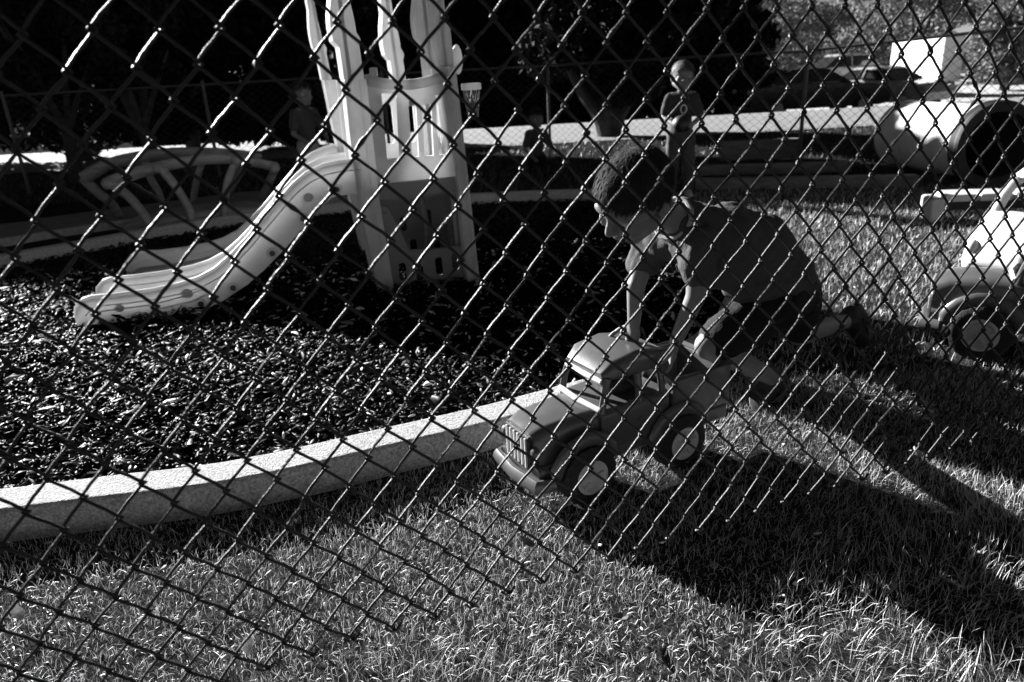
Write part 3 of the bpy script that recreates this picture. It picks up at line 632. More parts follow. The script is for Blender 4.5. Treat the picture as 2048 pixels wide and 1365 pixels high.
# ================================================================ WHITE RIDE-ON CAR at the right edge
rc=empty('ride_on_car',(2.62,3.42,0),'pale plastic ride-on coupe with rounded roof and open door windows at the right edge','ride-on toy')
WHT=mat('white_toy_plastic',.5,.4,.1,5,.5,.05,30)
rF=Vector((-.93,-.36,0)).normalized(); rL=Vector((-rF.y,rF.x,0)); RO0=Vector((2.60,3.40,0)); RS=.80
def RP(f,l,z): return RO0+(rF*f+rL*l)*RS+Zv*z*.76
def arc(c,r,a0,a1,n=12,ry=None): return [(c[0]+r*math.cos(R_(a0+(a1-a0)*k/n)),c[1]+(ry or r)*math.sin(R_(a0+(a1-a0)*k/n))) for k in range(n+1)]
for l in (-.22,.18):
    out_=[(.40,.10),(.43,.2),(.40,.32),(.33,.42),(.24,.5),(.19,.6),(.1,.7),(-.02,.755),(-.18,.76),(-.32,.70),(-.4,.58),(-.43,.42),(-.43,.1),(-.38,.07)]+arc((-.27,.08),.115,180,0,8)[1:-1][::1]+[(-.14,.07),(.13,.07)]+arc((.26,.08),.115,180,0,8)[1:-1]+[(.38,.07)]
    win=[(.13,.44),(.17,.5),(.1,.62),(-.02,.68),(-.16,.68),(-.27,.62),(-.31,.5),(-.28,.44)]
    bm=B(); prism(bm,out_,RO0+rL*l*RS,rF*RS,Zv*.76,rL,.045*RS,holes=[win[::-1]]); part('side_shell',bm,WHT,rc,smooth=False,bevel=.012)
bm=B(); rows=[]
for f,z in [(.42,.14),(.44,.22),(.41,.33),(.34,.42),(.24,.49)]: rows.append([bm.verts.new(RP(f+.02*math.cos(math.pi*(k-3)/7),-.2+.42*k/6-.0,z+.03*math.sin(math.pi*k/6))) for k in range(7)])
for a,b in zip(rows[:-1],rows[1:]):
    for k in range(6): bm.faces.new((a[k],a[k+1],b[k+1],b[k]))
o=part('hood',bm,WHT,rc); s=o.modifiers.new('s','SOLIDIFY'); s.thickness=.02
bm=B(); rows=[]
for f,z in [(.1,.70),(-.02,.757),(-.18,.762),(-.33,.70),(-.41,.58)]: rows.append([bm.verts.new(RP(f,-.21+.42*k/6,z+.025*math.sin(math.pi*k/6))) for k in range(7)])
for a,b in zip(rows[:-1],rows[1:]):
    for k in range(6): bm.faces.new((a[k],a[k+1],b[k+1],b[k]))
o=part('roof',bm,WHT,rc); s=o.modifiers.new('s','SOLIDIFY'); s.thickness=.025
for f,l in ((.26,-.2),(.26,.2),(-.27,-.2),(-.27,.2)):
    bm=B(); tube(bm,[RP(f,l-.03,.085),RP(f,l+.03,.085)],.063,24); W=part('wheel',bm,RUB,rc,bevel=.01)
    bm=B(); tube(bm,[RP(f,l-.036,.085),RP(f,l+.036,.085)],.032,20); part('hub',bm,WHT,W)
for l in (-.15,.15): bm=B(); ell(bm,RP(.43,l,.3),(.03,.03,.035)); part('headlight',bm,WHT,rc)
bm=B(); tube(bm,[RP(.43,-.15,.17),RP(.455,0,.17),RP(.43,.15,.17)],.02,8); part('bumper',bm,DRK,rc)
bm=B(); box(bm,RP(-.15,0,.3),(.2,.3,.05),Matrix.Rotation(math.atan2(rF.y,rF.x),3,'Z')); part('seat',bm,DRK,rc,bevel=.01)
bm=B(); tube(bm,[RP(.1,0,.42),RP(.06,0,.46)],.012,8); tube(bm,[RP(.06,.07*math.cos(a*.5236),.46+.07*math.sin(a*.5236)) for a in range(13)],.01,6,cap=False); part('steering_wheel',bm,DRK,rc)
# ================================================================ PEOPLE
def head(bm,c,f,u,s,mouth=True):
    r=f.cross(u).normalized(); M=Matrix((r,f,u)).transposed()
    q=lambda a,b,d:c+r*a*s+f*b*s+u*d*s
    ell(bm,q(0,-.05,.12),(.365*s,.46*s,.38*s),M); ell(bm,q(0,.10,-.14),(.30*s,.30*s,.33*s),M)
    ell(bm,q(0,.22,-.38),(.12*s,.11*s,.09*s),M,2); ell(bm,q(0,.36,.14),(.26*s,.07*s,.10*s),M,2)
    for sx in (-1,1):
        ell(bm,q(sx*.19,.28,-.13),(.11*s,.12*s,.12*s),M,2)
        ell(bm,q(sx*.385,-.05,-.03),(.04*s,.09*s,.14*s),M,2)
        caps(bm,q(sx*.27,-.02,-.2),q(sx*.1,.25,-.36),.11*s,.09*s)
    caps(bm,q(0,.40,.08),q(0,.475,-.08),.035*s,.055*s); 
    for sx in(-1,1): ell(bm,q(sx*.05,.44,-.10),(.04*s,.045*s,.035*s),M,2)
    ell(bm,q(0,.385,-.235),(.11*s,.05*s,.025*s),M,2); ell(bm,q(0,.375,-.285),(.09*s,.05*s,.028*s),M,2)
    return M
def eyes(par,c,f,u,s):
    r=f.cross(u).normalized()
    for sx in (-1,1):
        p=c+r*sx*.165*s+f*.335*s+u*.015*s
        bm=B(); ell(bm,p,(.05*s,)*3,sub=3); E_=part('eye',bm,mat('eye_white',.5,.2,.05),par)
        bm=B(); ell(bm,p+f*.033*s,(.026*s,)*3,sub=2); part('iris',bm,mat('eye_dark',.01,.1,.1),E_)
        bm=B(); caps(bm,p+u*.085*s-r*sx*.06*s+f*.035*s,p+u*.085*s+r*sx*.07*s+f*.005*s,.014*s,.009*s); part('eyebrow',bm,HAIRD,par)
def hair(par,c,f,u,s,m,n=2600,ln=.11,front=.30):
    r=f.cross(u).normalized(); M=Matrix((r,f,u)).transposed()
    bm=B(); ell(bm,Vector((0,0,0)),(.395*s,.49*s,.425*s),None,4)
    kill=[]
    for v in bm.verts:
        x,y,z=v.co/s; lim=-.17+ (.0 if y<-.1 else 0)
        hl=.05+ .30*max(0,y-.05) if y>.05 else -.28+.35*max(0,y+.25)
        if z<hl-.02*math.sin(x*30): kill.append(v)
        else: v.co*=1+.05*noise.noise(Vector((x,y,z))*6)+.006*noise.noise(Vector((x,y,z))*14)
    bmesh.ops.delete(bm,geom=kill,context='VERTS')
    pts=[(v.co.copy()) for v in bm.verts]
    for v in bm.verts: v.co=c+u*.13*s-f*.05*s+M@v.co
    H=part('hair',bm,m,par); so_=H.modifiers.new('s','SOLIDIFY'); so_.thickness=.02*s; so_.offset=0
    V=[];F=[]
    cr_=Vector((0.1,-.25,.42))*s
    for i in range(n):
        p=random.choice(pts); nn=Vector((p.x/.395**2,p.y/.49**2,p.z/.425**2)).normalized(); p=p+Vector([random.gauss(0,.012*s) for _ in range(3)])
        flow=(p-cr_); flow=(flow-nn*flow.dot(nn)); flow=flow.normalized() if flow.length>1e-4 else Vector((1,0,0))
        flow=(flow+Vector([random.gauss(0,.16) for _ in range(3)])).normalized(); sd_=nn.cross(flow).normalized()*.0065*s*random.uniform(.5,1.2); L=ln*s*random.uniform(.6,1.4)
        a=p; b=p+flow*L*.5+nn*L*.04; d=p+flow*L+nn*L*.02
        k=len(V); V+=[a-sd_,a+sd_,b+sd_*.8,b-sd_*.8,d]; F+=[(k,k+1,k+2,k+3),(k+3,k+2,k+4)]
    W=[c+u*.13*s-f*.05*s+M@v for v in V]; me=bpy.data.meshes.new('hair_strands'); me.from_pydata(W,[],F); link('hair_strands',me,m,H,smooth=False)
def hand(bm,wr,d,pn,s,curl=.5,thumb=1):
    """wr wrist, d finger direction, pn palm normal (towards what is held), s hand length"""
    d=d.normalized(); pn=(pn-d*pn.dot(d)).normalized(); sdv=d.cross(pn).normalized()
    M=Matrix((sdv,d,pn)).transposed(); ell(bm,wr+d*.26*s,(.21*s,.30*s,.10*s),M)
    for k,(off,L) in enumerate(((-.155,.40),(-.055,.46),(.05,.43),(.15,.34))):
        b0=wr+d*.42*s+sdv*off*s; dir_=d.copy()+sdv*off*.9; dir_.normalize(); p=b0; rr=.052*s
        for j,fr in enumerate((.42,.32,.26)):
            q=p+dir_*L*fr*s; caps(bm,p,q,rr,rr*.93,10); p=q; rr*=.93
            dir_=(dir_*math.cos(curl)+pn*math.sin(curl)).normalized()
    p=wr+d*.1*s+sdv*thumb*.16*s; dr=(d*.55+sdv*thumb*.75+pn*.35).normalized()
    for fr in (.22,.17,.14):
        q=p+dr*fr*s; caps(bm,p,q,.062*s,.055*s,10); p=q; dr=(dr+d*.35+pn*.25).normalized()
def cloth(name,prims,m,par,vox=.007,sm=5,wr=.006,wsc=.05):
    bm=B()
    for p in prims:
        if p[0]=='c': caps(bm,*p[1:])
        else: ell(bm,*p[1:])
    o=part(name,bm,m,par); remesh(o,vox,sm)
    tx=bpy.data.textures.get('folds') or bpy.data.textures.new('folds','CLOUDS'); tx.noise_scale=wsc; tx.noise_depth=2
    dm=o.modifiers.new('folds','DISPLACE'); dm.texture=tx; dm.strength=wr*2; dm.mid_level=.5; dm.texture_coords='LOCAL'; return o
def shoe(par,heel,toe,up,m,s=1.0):
    d=(toe-heel).normalized(); up=(up-d*up.dot(d)).normalized(); r=d.cross(up); M=Matrix((r,d,up)).transposed(); L=(toe-heel).length
    bm=B(); ell(bm,heel+d*L*.24+up*.042*s,(.034*s,.055*s,.045*s),M); ell(bm,heel+d*L*.52+up*.032*s,(.038*s,.075*s,.034*s),M); ell(bm,heel+d*L*.76+up*.022*s,(.042*s,.055*s,.028*s),M); caps(bm,heel+d*L*.2+up*.03*s,heel+d*L*.2+up*.085*s,.034*s,.034*s)
    o=part('shoe',bm,m,par); remesh(o,.005,4)
    bm=B(); n=20; a=[];b=[]
    for k in range(n):
        t=2*math.pi*k/n; w_=.042*s*(1+.12*math.cos(t)); p=heel+d*(L*.5+L*.52*math.cos(t))+r*w_*math.sin(t)*1.05
        a.append(bm.verts.new(p-up*.004)); b.append(bm.verts.new(p+up*.014*s))
    for k in range(n): bm.faces.new((a[k],a[(k+1)%n],b[(k+1)%n],b[k]))
    bm.faces.new(a[::-1]); bm.faces.new(b); bmesh.ops.recalc_face_normals(bm,faces=bm.faces[:]); part('sole',bm,mat('shoe_sole',.10,.7),o,bevel=.003)
    return o
# ---------------------------------------------------------------- kneeling boy pushing the truck
kb=empty('person',(.75,2.2,0),'boy in grey shirt and black shorts crouching over the toy truck, both hands on it','person')
hd=at(1268,398,1.80); hf=Vector((-.72,-.42,-.62)).normalized(); hu=Vector((-.30,-.55,.72)); hu=(hu-hf*hu.dot(hf)).normalized(); HS_=.218
neck=at(1350,440,1.92); nsh=at(1400,482,1.87); fsh=at(1300,478,2.05); chest=at(1432,492,2.0); belly=at(1505,508,2.1); pel=at(1568,575,2.24)
nel=at(1392,592,1.84); nwr=at(1352,682,1.875); nhd=Vector((-.25,-.1,-1)); fel=at(1272,572,1.97); fwr=at(1268,648,1.975)
nhip=at(1552,610,2.14); nkn=at(1418,692,2.05); nan=at(1556,762,2.36); fhip=at(1590,585,2.34); fkn=at(1598,668,2.46); fan=at(1702,640,2.72)
bm=B(); head(bm,hd,hf,hu,HS_)
caps(bm,neck,hd-hu*.06-hf*.03,.042,.038); caps(bm,neck,chest,.05,.085); caps(bm,nsh,fsh,.042,.042); caps(bm,chest,belly,.088,.082); caps(bm,belly,pel,.082,.088)
caps(bm,nsh,nel,.036,.027); caps(bm,nel,nwr,.027,.019); caps(bm,fsh,fel,.036,.027); caps(bm,fel,fwr,.027,.019)
hand(bm,nwr,Vector((-.25,-.12,-1)),Vector((-.75,.1,-.1)),.125,.55,-1); hand(bm,fwr,Vector((-.1,.05,-1)),Vector((-.6,-.5,0)),.125,.5,1)
caps(bm,nhip,nkn,.062,.045); caps(bm,nkn,nan,.044,.027); caps(bm,fhip,fkn,.062,.045); caps(bm,fkn,fan,.044,.027)
o=part('body',bm,SKIN,kb); remesh(o,.0048,3,.5)
eyes(kb,hd,hf,hu,HS_); hair(kb,hd,hf,hu,HS_,HAIRD,11000,.085)
GSH=mat('grey_cotton_shirt',.065,.9,.15,20,.2,.35,220)
cloth('shirt',[('c',neck.lerp(chest,.2),chest,.07,.122),('c',nsh.lerp(fsh,.06),fsh.lerp(nsh,.06),.056,.056),('c',chest,belly,.122,.122),('c',belly,pel.lerp(belly,.12),.122,.112),('c',nsh,nsh.lerp(nel,.55),.052,.05),('c',fsh,fsh.lerp(fel,.5),.052,.048),('e',belly+Vector((0,0,-.03)),(.115,.11,.12))],GSH,kb,.007,6,.016,.055)
bm=B(); ringp=[neck+(hd-neck).normalized()*.012+(frame_z(hd-neck).col[0]*math.cos(a*.5236)+frame_z(hd-neck).col[1]*math.sin(a*.5236))*.056 for a in range(13)]; tube(bm,ringp,.007,8,cap=False); part('shirt_collar',bm,mat('pale_collar',.35,.9),kb)
cloth('shorts',[('c',pel.lerp(belly,.15),pel,.098,.104),('c',pel,nhip,.10,.09),('c',nhip,nhip.lerp(nkn,.82),.085,.07),('c',pel,fhip,.10,.09),('c',fhip,fhip.lerp(fkn,.7),.085,.076)],SHORTS,kb,.007,6,.008,.06)
SOCK=mat('black_sock',.02,.9)
for kn,an,toe,upv in ((nkn,nan,nan+Vector((-.09,-.03,-.055)),Vector((-.3,-.2,.6))),(fkn,fan,fan+Vector((.07,.03,-.14)),Vector((-.7,-.3,-.2)))):
    d=(an-kn).normalized(); bm=B(); caps(bm,an-d*.05,an+d*.01,.031,.031); part('sock',bm,SOCK,kb)
h1=nan+Vector((.03,.01,-.035)); shoe(kb,h1,h1+Vector((-.10,-.02,-.062)),Vector((.35,.1,.9)),mat('black_shoe',.015,.6),1.1)
h2=fan+Vector((.035,.02,.055)); shoe(kb,h2,h2+Vector((.055,.02,-.165)),Vector((-.9,-.3,-.3)),mat('black_shoe',.015,.6),1.1)
# ---------------------------------------------------------------- standing figures
def stander(loc,H,face,label,shirtm,pantm,hairm,armpose,num=None,holding=False,seat=False,group=None,shoem=None,lookz=0.0):
    T=empty('person',loc,label,'person',group); c=Vector(loc); f=Vector((face[0],face[1],0)).normalized(); r=f.cross(Zv).normalized()
    hs=H*.205; q=lambda a,b,z:c+r*a*H+f*b*H+Zv*z*H
    leg=.0
    hc=q(0,.015,.895); bm=B(); head(bm,hc,(f+Zv*lookz).normalized(),(Zv-f*lookz).normalized(),hs)
    nk=q(0,0,.80); ch=q(0,0,.70); wa=q(0,.0,.56); pe=q(0,0,.49)
    caps(bm,nk,hc-Zv*.04*H,.032*H,.034*H); caps(bm,q(-.075,0,.755),q(.075,0,.755),.036*H,.036*H); caps(bm,ch,wa,.072*H,.066*H); caps(bm,wa,pe,.066*H,.072*H)
    arms=[]
    for sx,(ex,ef,ez,wx,wf,wz) in zip((-1,1),armpose):
        sh=q(sx*.088,0,.745); el_=q(ex,ef,ez); wr=q(wx,wf,wz); caps(bm,sh,el_,.030*H,.023*H); caps(bm,el_,wr,.023*H,.017*H); hand(bm,wr,(wr-el_),f if abs(wf)<.05 else Vector((-sx*r.x,-sx*r.y,-.2)),.095*H,.45,-sx); arms.append((sh,el_,wr))
    legs=[]
    for sx in (-1,1):
        hp=q(sx*.05,0,.47); kn=q(sx*.062,.02,.27); an=q(sx*.065,-.01,.05); caps(bm,hp,kn,.052*H,.036*H); caps(bm,kn,an,.036*H,.022*H); legs.append((hp,kn,an))
    o=part('body',bm,SKIN,T); remesh(o,.006,3)
    eyes(T,hc,(f+Zv*lookz).normalized(),(Zv-f*lookz).normalized(),hs); hair(T,hc,(f+Zv*lookz).normalized(),(Zv-f*lookz).normalized(),hs*1.05,hairm,2500,.14)
    cloth('shirt',[('c',nk-Zv*.03*H,ch,.045*H,.08*H),('c',q(-.066,0,.74),q(.066,0,.74),.046*H,.046*H),('c',ch,wa,.08*H,.08*H),('c',wa,pe+Zv*.02*H,.08*H,.085*H)]+[('c',a[0],a[0].lerp(a[1],.7),.045*H,.042*H) for a in arms],shirtm,T,.009,5,.007,.06)
    cloth('trousers',[('c',pe+Zv*.02*H,pe-Zv*.02*H,.082*H,.082*H)]+[('c',a[0],a[1],.06*H,.05*H) for a in legs]+[('c',a[1],a[2]+Zv*.02*H,.05*H,.042*H) for a in legs],pantm,T,.009,5,.008,.07)
    for hp,kn,an in legs: shoe(T,an-f*.03*H-Zv*.045*H,an+f*.10*H-Zv*.045*H,Zv,shoem or mat('pale_shoe',.4,.6),.95)
    return T,q,f,r
bx,by=1.54,6.42
stander((bx,by,0),1.11,(-.12,-1),'fair-haired boy in dark numbered jersey standing behind the crouching boy',SHIRTG,mat('dark_trousers',.05,.9,.2),HAIRB,((-.14,.02,.60,-.07,.16,.57),(.135,.03,.61,.05,.17,.56)))
# pale number on the chest and a dark ball held at the belly
nb=bpy.data.objects['person.001']
bm=B(); f=Vector((-.12,-1,0)).normalized(); r=f.cross(Zv); cc=Vector((bx,by,.745))+f*.104+r*(-.005)
ring=[cc+r*.024*math.cos(a*.5236)+Zv*.034*math.sin(a*.5236)+f*.0 for a in range(13)]; tube(bm,ring,.006,6,cap=False)
tube(bm,[cc+r*.012+Zv*-.032+f*.0,cc+r*.004-Zv*.075+f*.0],[.006,.005],6); part('jersey_number',bm,mat('white_print',.6,.8),nb)
bl=B(); ell(bl,Vector((bx,by,.635))+f*.20+r*.02,(.075,.075,.07),sub=4); tag(part('ball',bl,mat('dark_ball',.015,.5)),'dark ball held in front by the standing boy','ball')
o=stander((-1.9,7.45,0),1.12,(.75,-.75),'child in dark top standing in deep shade behind the play bridge',mat('dim_shirt',.05,.9),mat('grey_print_trousers',.28,.9,.5,20),HAIRD,((-.15,.04,.58,-.12,.12,.52),(.15,.04,.58,.10,.12,.52)))
o=stander((.42,8.9,-.38),1.05,(.3,-1),'child in dark clothes low in the shade, left of the forked tree',mat('dim_shirt',.05,.9),SHORTS,HAIRD,((-.16,.06,.58,-.10,.16,.52),(.16,.06,.58,.10,.16,.50)))
# ================================================================ CARS, TRAILER
def car(loc,rz,label,paint,L=4.4,Hh=1.45,Wd=1.75):
    T=empty('parked_car',loc,label,'car',None,rz); P_=lambda n,bm,m,par=T,**k: part(n,bm,m,par,local=True,**k)
    gl=mat('dark_car_glass',.02,.06,.1,3,.8,0)
    prof=[(-.5,.28),(-.5,.55),(-.48,.66),(-.36,.70),(-.31,.72),(.20,.70),(.40,.62),(.48,.52),(.5,.42),(.5,.24),(.42,.2),(.405,.2)]
    def arch(cx): return [(cx+.082*math.cos(R_(a)),.2+.082*L/Hh*math.sin(R_(a))) for a in range(0,181,20)]
    poly=[(a,b) for a,b in prof]+arch(.31)+arch(-.31)+[(-.46,.2)]
    bm=B(); rings=[]
    for y,ins in ((-.5,.015),(-.47,0),(.47,0),(.5,.015)):
        rings.append([bm.verts.new((a*L*(1-ins),y*Wd,(b-(.02 if ins else 0)*(b>.5))*Hh)) for a,b in poly])
    for a,b in zip(rings[:-1],rings[1:]):
        k=len(a)
        for j in range(k): bm.faces.new((a[j],a[(j+1)%k],b[(j+1)%k],b[j]))
    for rg in (rings[0],rings[-1]): bm.faces.new(rg)
    bmesh.ops.triangulate(bm,faces=[f for f in bm.faces if len(f.verts)>4]); bmesh.ops.recalc_face_normals(bm,faces=bm.faces[:]); P_('body',bm,paint,smooth=False,bevel=.02)
    def gh(z0,z1,xa,xb,xc,xd,ya,yb):
        bm=B(); lo=[bm.verts.new((x*L,y*Wd,z0*Hh)) for x,y in ((xa,-ya),(xb,-ya),(xb,ya),(xa,ya))]; hi=[bm.verts.new((x*L,y*Wd,z1*Hh)) for x,y in ((xc,-yb),(xd,-yb),(xd,yb),(xc,yb))]
        for j in range(4): bm.faces.new((lo[j],lo[(j+1)%4],hi[(j+1)%4],hi[j]))
        bm.faces.new(hi);bm.faces.new(lo[::-1]); bmesh.ops.recalc_face_normals(bm,faces=bm.faces[:]); return bm
    P_('window',gh(.70,.955,-.37,.215,-.22,.075,.46,.36),gl,smooth=False,bevel=.03)
    P_('roof',gh(.95,1.0,-.235,.09,-.19,.03,.37,.33),paint,smooth=False,bevel=.02)
    for x in (-.085,): 
        for sy in (-1,1): bm=B(); tube(bm,[(x*L,sy*.462*Wd,.70*Hh),(x*L*.95,sy*.365*Wd,.96*Hh)],.03,6); P_('door_pillar',bm,paint)
    for sy in (-1,1):
        bm=B(); ell(bm,(.47*L,sy*.36*Wd,.52*Hh),(.12,.17,.07)); P_('headlight',bm,HUB)
        bm=B(); ell(bm,(-.495*L,sy*.38*Wd,.58*Hh),(.05,.14,.08)); P_('tail_light',bm,HUB)
        bm=B(); ell(bm,(.16*L,sy*.53*Wd,.72*Hh),(.07,.1,.06)); P_('mirror',bm,paint)
        for wx in (.31,-.31):
            bm=B(); tube(bm,[(wx*L,sy*.44*Wd-.1,.32),(wx*L,sy*.44*Wd+.1,.32)],.32,28); W=P_('wheel',bm,RUB,bevel=.03)
            bm=B(); tube(bm,[(wx*L,sy*(.44*Wd+.09),.32),(wx*L,sy*(.44*Wd+.108),.32)],.2,20); P_('rim',bm,HUB,W,bevel=.01)
    return T
cz=lambda x,y:zg(np.array(x),np.array(y)).item()
def place(px_,Y): v=at(px_,150,Y); return (v.x,Y,cz(v.x,Y))
BLK=mat('black_car_paint',.012,.12,.2,3,.7,0,coat=.6); SIL=mat('silver_car_paint',.35,.2,.1,3,.6,0,coat=.4)
car(place(1622,24.5),R_(3),'black saloon parked side-on beyond the fence, nearest of the cars',BLK,4.5)
car(place(1772,27.5),R_(-62),'silver car parked nose-out to the right of the black saloon',SIL,4.3)
car(place(1700,36),R_(5),'pale van-like car far behind the black saloon',SIL,4.6,1.9)
car(place(1450,40),R_(8),'small dark car far off at the left end of the car park',BLK,4.2)
# white box trailer
v_=at(1843,175,33); tx_=(v_.x,33,v_.z-.35); tr=empty('box_trailer',tx_,'white box trailer with big blank side wall parked at the right of the cars','trailer')
tx0=Vector(tx_); bm=B(); box(bm,tx0+Vector((0,0,1.33)),(1.0,3.0,2.0),Matrix.Rotation(.22,3,'Z')); part('box_body',bm,mat('white_trailer_panel',.6,.5,.06,3,.4,.05,10),tr,smooth=False,bevel=.04)
for s in (-1,1):
    bm=B(); p=tx0+Vector((s*.5-.1,-.6,.33)); tube(bm,[p-Vector((.1,0,0)),p+Vector((.1,0,0))],.33,28); W=part('wheel',bm,RUB,tr,bevel=.03)
    bm=B(); tube(bm,[p-Vector((.12,0,0)),p+Vector((.12,0,0))],.18,20); part('rim',bm,HUB,W)
    bm=B(); pts=[p+Vector((0,.42*math.cos(R_(a)),.42*math.sin(R_(a)))) for a in range(0,181,15)]; tube(bm,pts,.06,8); part('wheel_arch',bm,DRK,tr)
bm=B(); box(bm,tx0+Vector((.3,-2.1,.55)),(.1,1.3,.1)); part('tow_bar',bm,PIPE,tr,smooth=False)
# ================================================================ TREES
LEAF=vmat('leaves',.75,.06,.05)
def leafcloud(name,cs,n,size,tone,par,flat=.75,only=None):
    """cs: list of (centre, radii); leaf faces spread through the clumps, denser towards their skin"""
    wts=np.array([r[0]*r[1]+r[0]*r[2] for c,r in cs]); wts/=wts.sum(); idx=rng.choice(len(cs),n,p=wts)
    C_=np.array([tuple(c) for c,r in cs])[idx]; Rr=np.array([tuple(r) for c,r in cs])[idx]
    d=rng.normal(0,1,(n,3)); d/=np.linalg.norm(d,axis=1)[:,None]; rad=rng.uniform(.35,1.06,n)**.45
    P=C_+d*Rr*rad[:,None]; 
    ax_=rng.normal(0,1,(n,3)); ax_/=np.linalg.norm(ax_,axis=1)[:,None]; bx_=np.cross(ax_,rng.normal(0,1,(n,3))); bx_/=np.linalg.norm(bx_,axis=1)[:,None]
    s=size*rng.uniform(.5,1.4,n)
    V=np.stack([P-ax_*s[:,None],P+bx_*(s*.42)[:,None],P+ax_*s[:,None],P-bx_*(s*.42)[:,None]],1).reshape(-1,3)
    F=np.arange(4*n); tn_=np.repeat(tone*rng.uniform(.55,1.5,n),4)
    return link(name,numesh(name,V,F,np.full(n,4),tn_),LEAF,par,smooth=False)
def tree(loc,h,cr,z0,label,n=9000,size=.07,tone=.05,group=None,trunk_r=.13,fork=True,name='tree',clumps=22,sx=1.0):
    random.seed(int(abs(loc[0])*97+loc[1]*13)); T=empty(name,loc,label,'tree',group); c=Vector(loc)
    bm=B(); k1=c+Vector((random.uniform(-.15,.15),0,h*.28))
    tube(bm,curve([c+Vector((0,0,-.2)),c+Vector((.02,0,h*.12)),k1],6),[trunk_r*(1.25-.6*i/12) for i in range(13)],10)
    ends=[]
    for k in range(5 if fork else 3):
        a=2*math.pi*k/5+random.uniform(-.4,.4); e=c+Vector((math.cos(a)*cr*.55,math.sin(a)*cr*.5,h*random.uniform(.55,.85))); ends.append(e)
        tube(bm,curve([k1-Vector((0,0,h*.06)),k1.lerp(e,.45)+Vector((0,0,-.1*h*.3)),e],5),[trunk_r*(.62-.5*i/10) for i in range(11)],7)
    part('trunk',bm,BARK,T)
    cs=[]
    for k in range(clumps):
        a=random.uniform(0,2*math.pi); t=random.random(); zz=z0+(h-z0)*t; rr=cr*(1-.55*abs(t-.45)*1.6)*random.uniform(.25,.95); q=cr*random.uniform(.26,.42)
        cs.append((c+Vector((math.cos(a)*rr*sx,math.sin(a)*rr*.8,min(zz,h-q*.6))),(q,q,q*.72)))
    if group and 'left back' in group:
        for k in range(9): cs.append((c+Vector((cr*(-1+.25*k),random.uniform(-.3,.3),h-.62+random.uniform(-.08,.08))),(.45,.45,.42)))
        for k in range(9): cs.append((c+Vector((cr*(-1+.25*k),random.uniform(-.3,.3),h-1.25+random.uniform(-.1,.1))),(.5,.5,.45)))
    leafcloud('crown',cs,n,size,tone,T)
    return T
# dark row left of and behind the tower: its low sun shadow covers the back of the playground
k=0
lab=['far left end','second from the left','with trunk seen left of the bridge','with forked trunk behind the bridge','behind the left handrail end','behind the right end of the bridge','just left of the tower top','directly behind the tower']
row=[(-17.5,14.2,3.7,2.0),(-14.6,13.6,3.9,2.0),(-12.0,13.2,3.7,1.8),(-9.6,13.0,4.0,1.9),(-7.3,13.2,3.8,1.8),(-5.3,13.0,3.4,1.6),(-3.6,13.6,3.8,1.5)]
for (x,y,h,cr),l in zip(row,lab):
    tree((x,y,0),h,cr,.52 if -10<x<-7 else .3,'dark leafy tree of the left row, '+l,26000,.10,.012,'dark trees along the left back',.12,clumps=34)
# nearer slender trunks with thin hanging twigs at the left edge
tree((-5.75,10.1,0),2.9,1.0,.75,'slim tree with bare low twigs inside the left end of the far fence',4500,.05,.02,None,.09,clumps=12)
tree((-4.6,9.9,0),2.7,.9,.9,'short tree with leaning trunk just left of the play bridge',4500,.05,.02,None,.10,clumps=12)
tree((1.75,12.3,0),3.0,1.5,.75,'forked dark tree with spreading trunk between the tower and the standing boy',22000,.085,.012,None,.16,clumps=26)
T_=[o for o in bpy.data.objects if o.get('label','').startswith('forked dark tree')][0]; c_=T_.location
for q in ([(0,0,-.1),(-.12,0,.3),(-.42,.05,.75),(-.8,.1,1.6)],[(.05,0,-.1),(.16,0,.25),(.38,0,.7),(.6,.1,1.7)],[(0,0,-.1),(0,.1,.5),(.05,.2,1.4)]):
    bm=B(); cc_=curve([c_+Vector(v) for v in q],6); tube(bm,cc_,[.15-.085*i/len(cc_) for i in range(len(cc_))],9); part('limb',bm,BARK,T_)
# dark wood farther back
back=[(-12,30),(-7.5,29),(-3.2,28),(.5,27),(4.2,27.5),(7.5,29)]
bl_=['behind the tower left side','behind the tower right side','left of the forked tree','right behind the forked tree','above the standing boy','ending at the open sky gap']
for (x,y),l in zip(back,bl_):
    tree((x,y,cz(x,y)),5.4,3.6,.2,'dense dark tree of the back wood, '+l,22000,.19,.010,'dark trees of the back wood',.25,clumps=46)
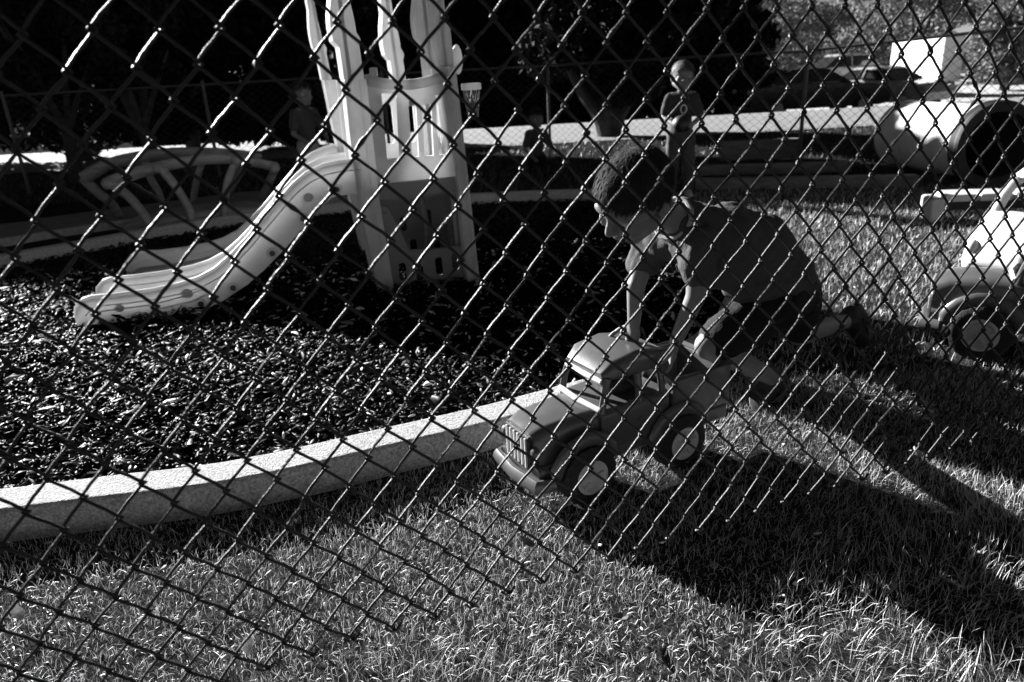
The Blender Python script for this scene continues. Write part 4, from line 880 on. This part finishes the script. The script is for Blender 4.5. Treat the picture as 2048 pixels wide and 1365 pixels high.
# brighter loose trees on the right, far off, with sky between
rt=[(17,50,6.5,3.6,'pale loose tree left of the sky gap'),(22.5,56,5.2,4.2,'low pale tree under the sky gap'),(27,50,7.5,4.0,'pale tree right of the sky gap, above the trailer'),(26.5,38,6.8,3.8,'speckled bushy tree behind the white trailer'),(27.5,36,7.0,4.4,'tall speckled tree at the right edge'),(22.6,34,3.2,2.0,'low shrubby tree beside the trailer wheel'),(31,62,8,5,'faint far tree behind the right edge')]
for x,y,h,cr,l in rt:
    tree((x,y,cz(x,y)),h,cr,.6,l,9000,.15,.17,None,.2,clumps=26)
for x,y,cr,l in [(13.5,42,2.2,'round dark bush behind the black saloon'),(17.5,41,2.4,'dark bush behind the pale van'),(10.6,40,2.0,'small bush at the left of the black saloon')]:
    T=empty('bush',(x,y,cz(x,y)),l,'bush'); leafcloud('foliage',[(Vector((x+random.uniform(-1,1)*cr*.6,y+random.uniform(-.5,.5)*cr,cz(x,y)+random.uniform(.3,1.2))),(cr*.45,cr*.45,cr*.38)) for _ in range(12)],5000,.12,.06,T)
# ================================================================ SMALL THINGS: fallen leaves
def leaf(p,s,rz,tilt,m,label,cat='leaf',name='fallen_leaf'):
    bm=B(); n=8; out=[(0,-1),(.28,-.7),(.5,-.2),(.42,.3),(.15,.8),(0,1),(-.2,.7),(-.45,.25),(-.5,-.25),(-.25,-.75)]
    cc=bm.verts.new((0,0,-.12)); vs=[bm.verts.new((a,b,.18*abs(a)+.12*b*b)) for a,b in out]
    for i in range(len(vs)): bm.faces.new((cc,vs[i],vs[(i+1)%len(vs)]))
    bmesh.ops.transform(bm,matrix=Matrix.Translation(p)@Matrix.Rotation(rz,4,'Z')@Matrix.Rotation(tilt,4,'X')@Matrix.Diagonal((s,s,s,1)),verts=bm.verts[:])
    o=part(name,bm,m,smooth=False); so_=o.modifiers.new('s','SOLIDIFY'); so_.thickness=.0008
    tag(o,label,cat); return o
DL=mat('dry_pale_leaf',.55,.6,.25,30,.3,.2,80,transl=.3); DD=mat('dry_dark_leaf',.16,.6,.3,30,.3,.2,80,transl=.2)
def lf(x,y,s,rz,t,m,l,z=.03): p=g(x,y,z); leaf(p,s,rz,t,m,l)
lf(1508,812,.032,.4,.6,DL,'bright curled leaf lying by the near shoe of the crouching boy',.035)
lf(1835,905,.030,1.9,.9,DL,'upright twisted pale leaf standing in the grass at right',.04)
lf(1938,995,.035,.8,.9,DD,'broad dull leaf in the grass near the right edge',.03)
lf(1055,1085,.026,1.2,.5,DD,'small grey leaf under the fence by its lower edge')
lf(1240,1235,.026,2.2,.4,DD,'small leaf in the bright grass below the fence edge')
lf(495,1290,.022,.3,.8,DL,'tiny pale leaf seen through a lower left mesh')
lf(35,1225,.025,.9,.6,DL,'pale leaf at the left edge below the edging')
lf(1495,1085,.022,1.4,.3,DD,'dim leaf in the dark patch of grass')
lf(470,910,.020,2.0,.5,DL,'pale leaf on the edging top, near the mulch',.125)
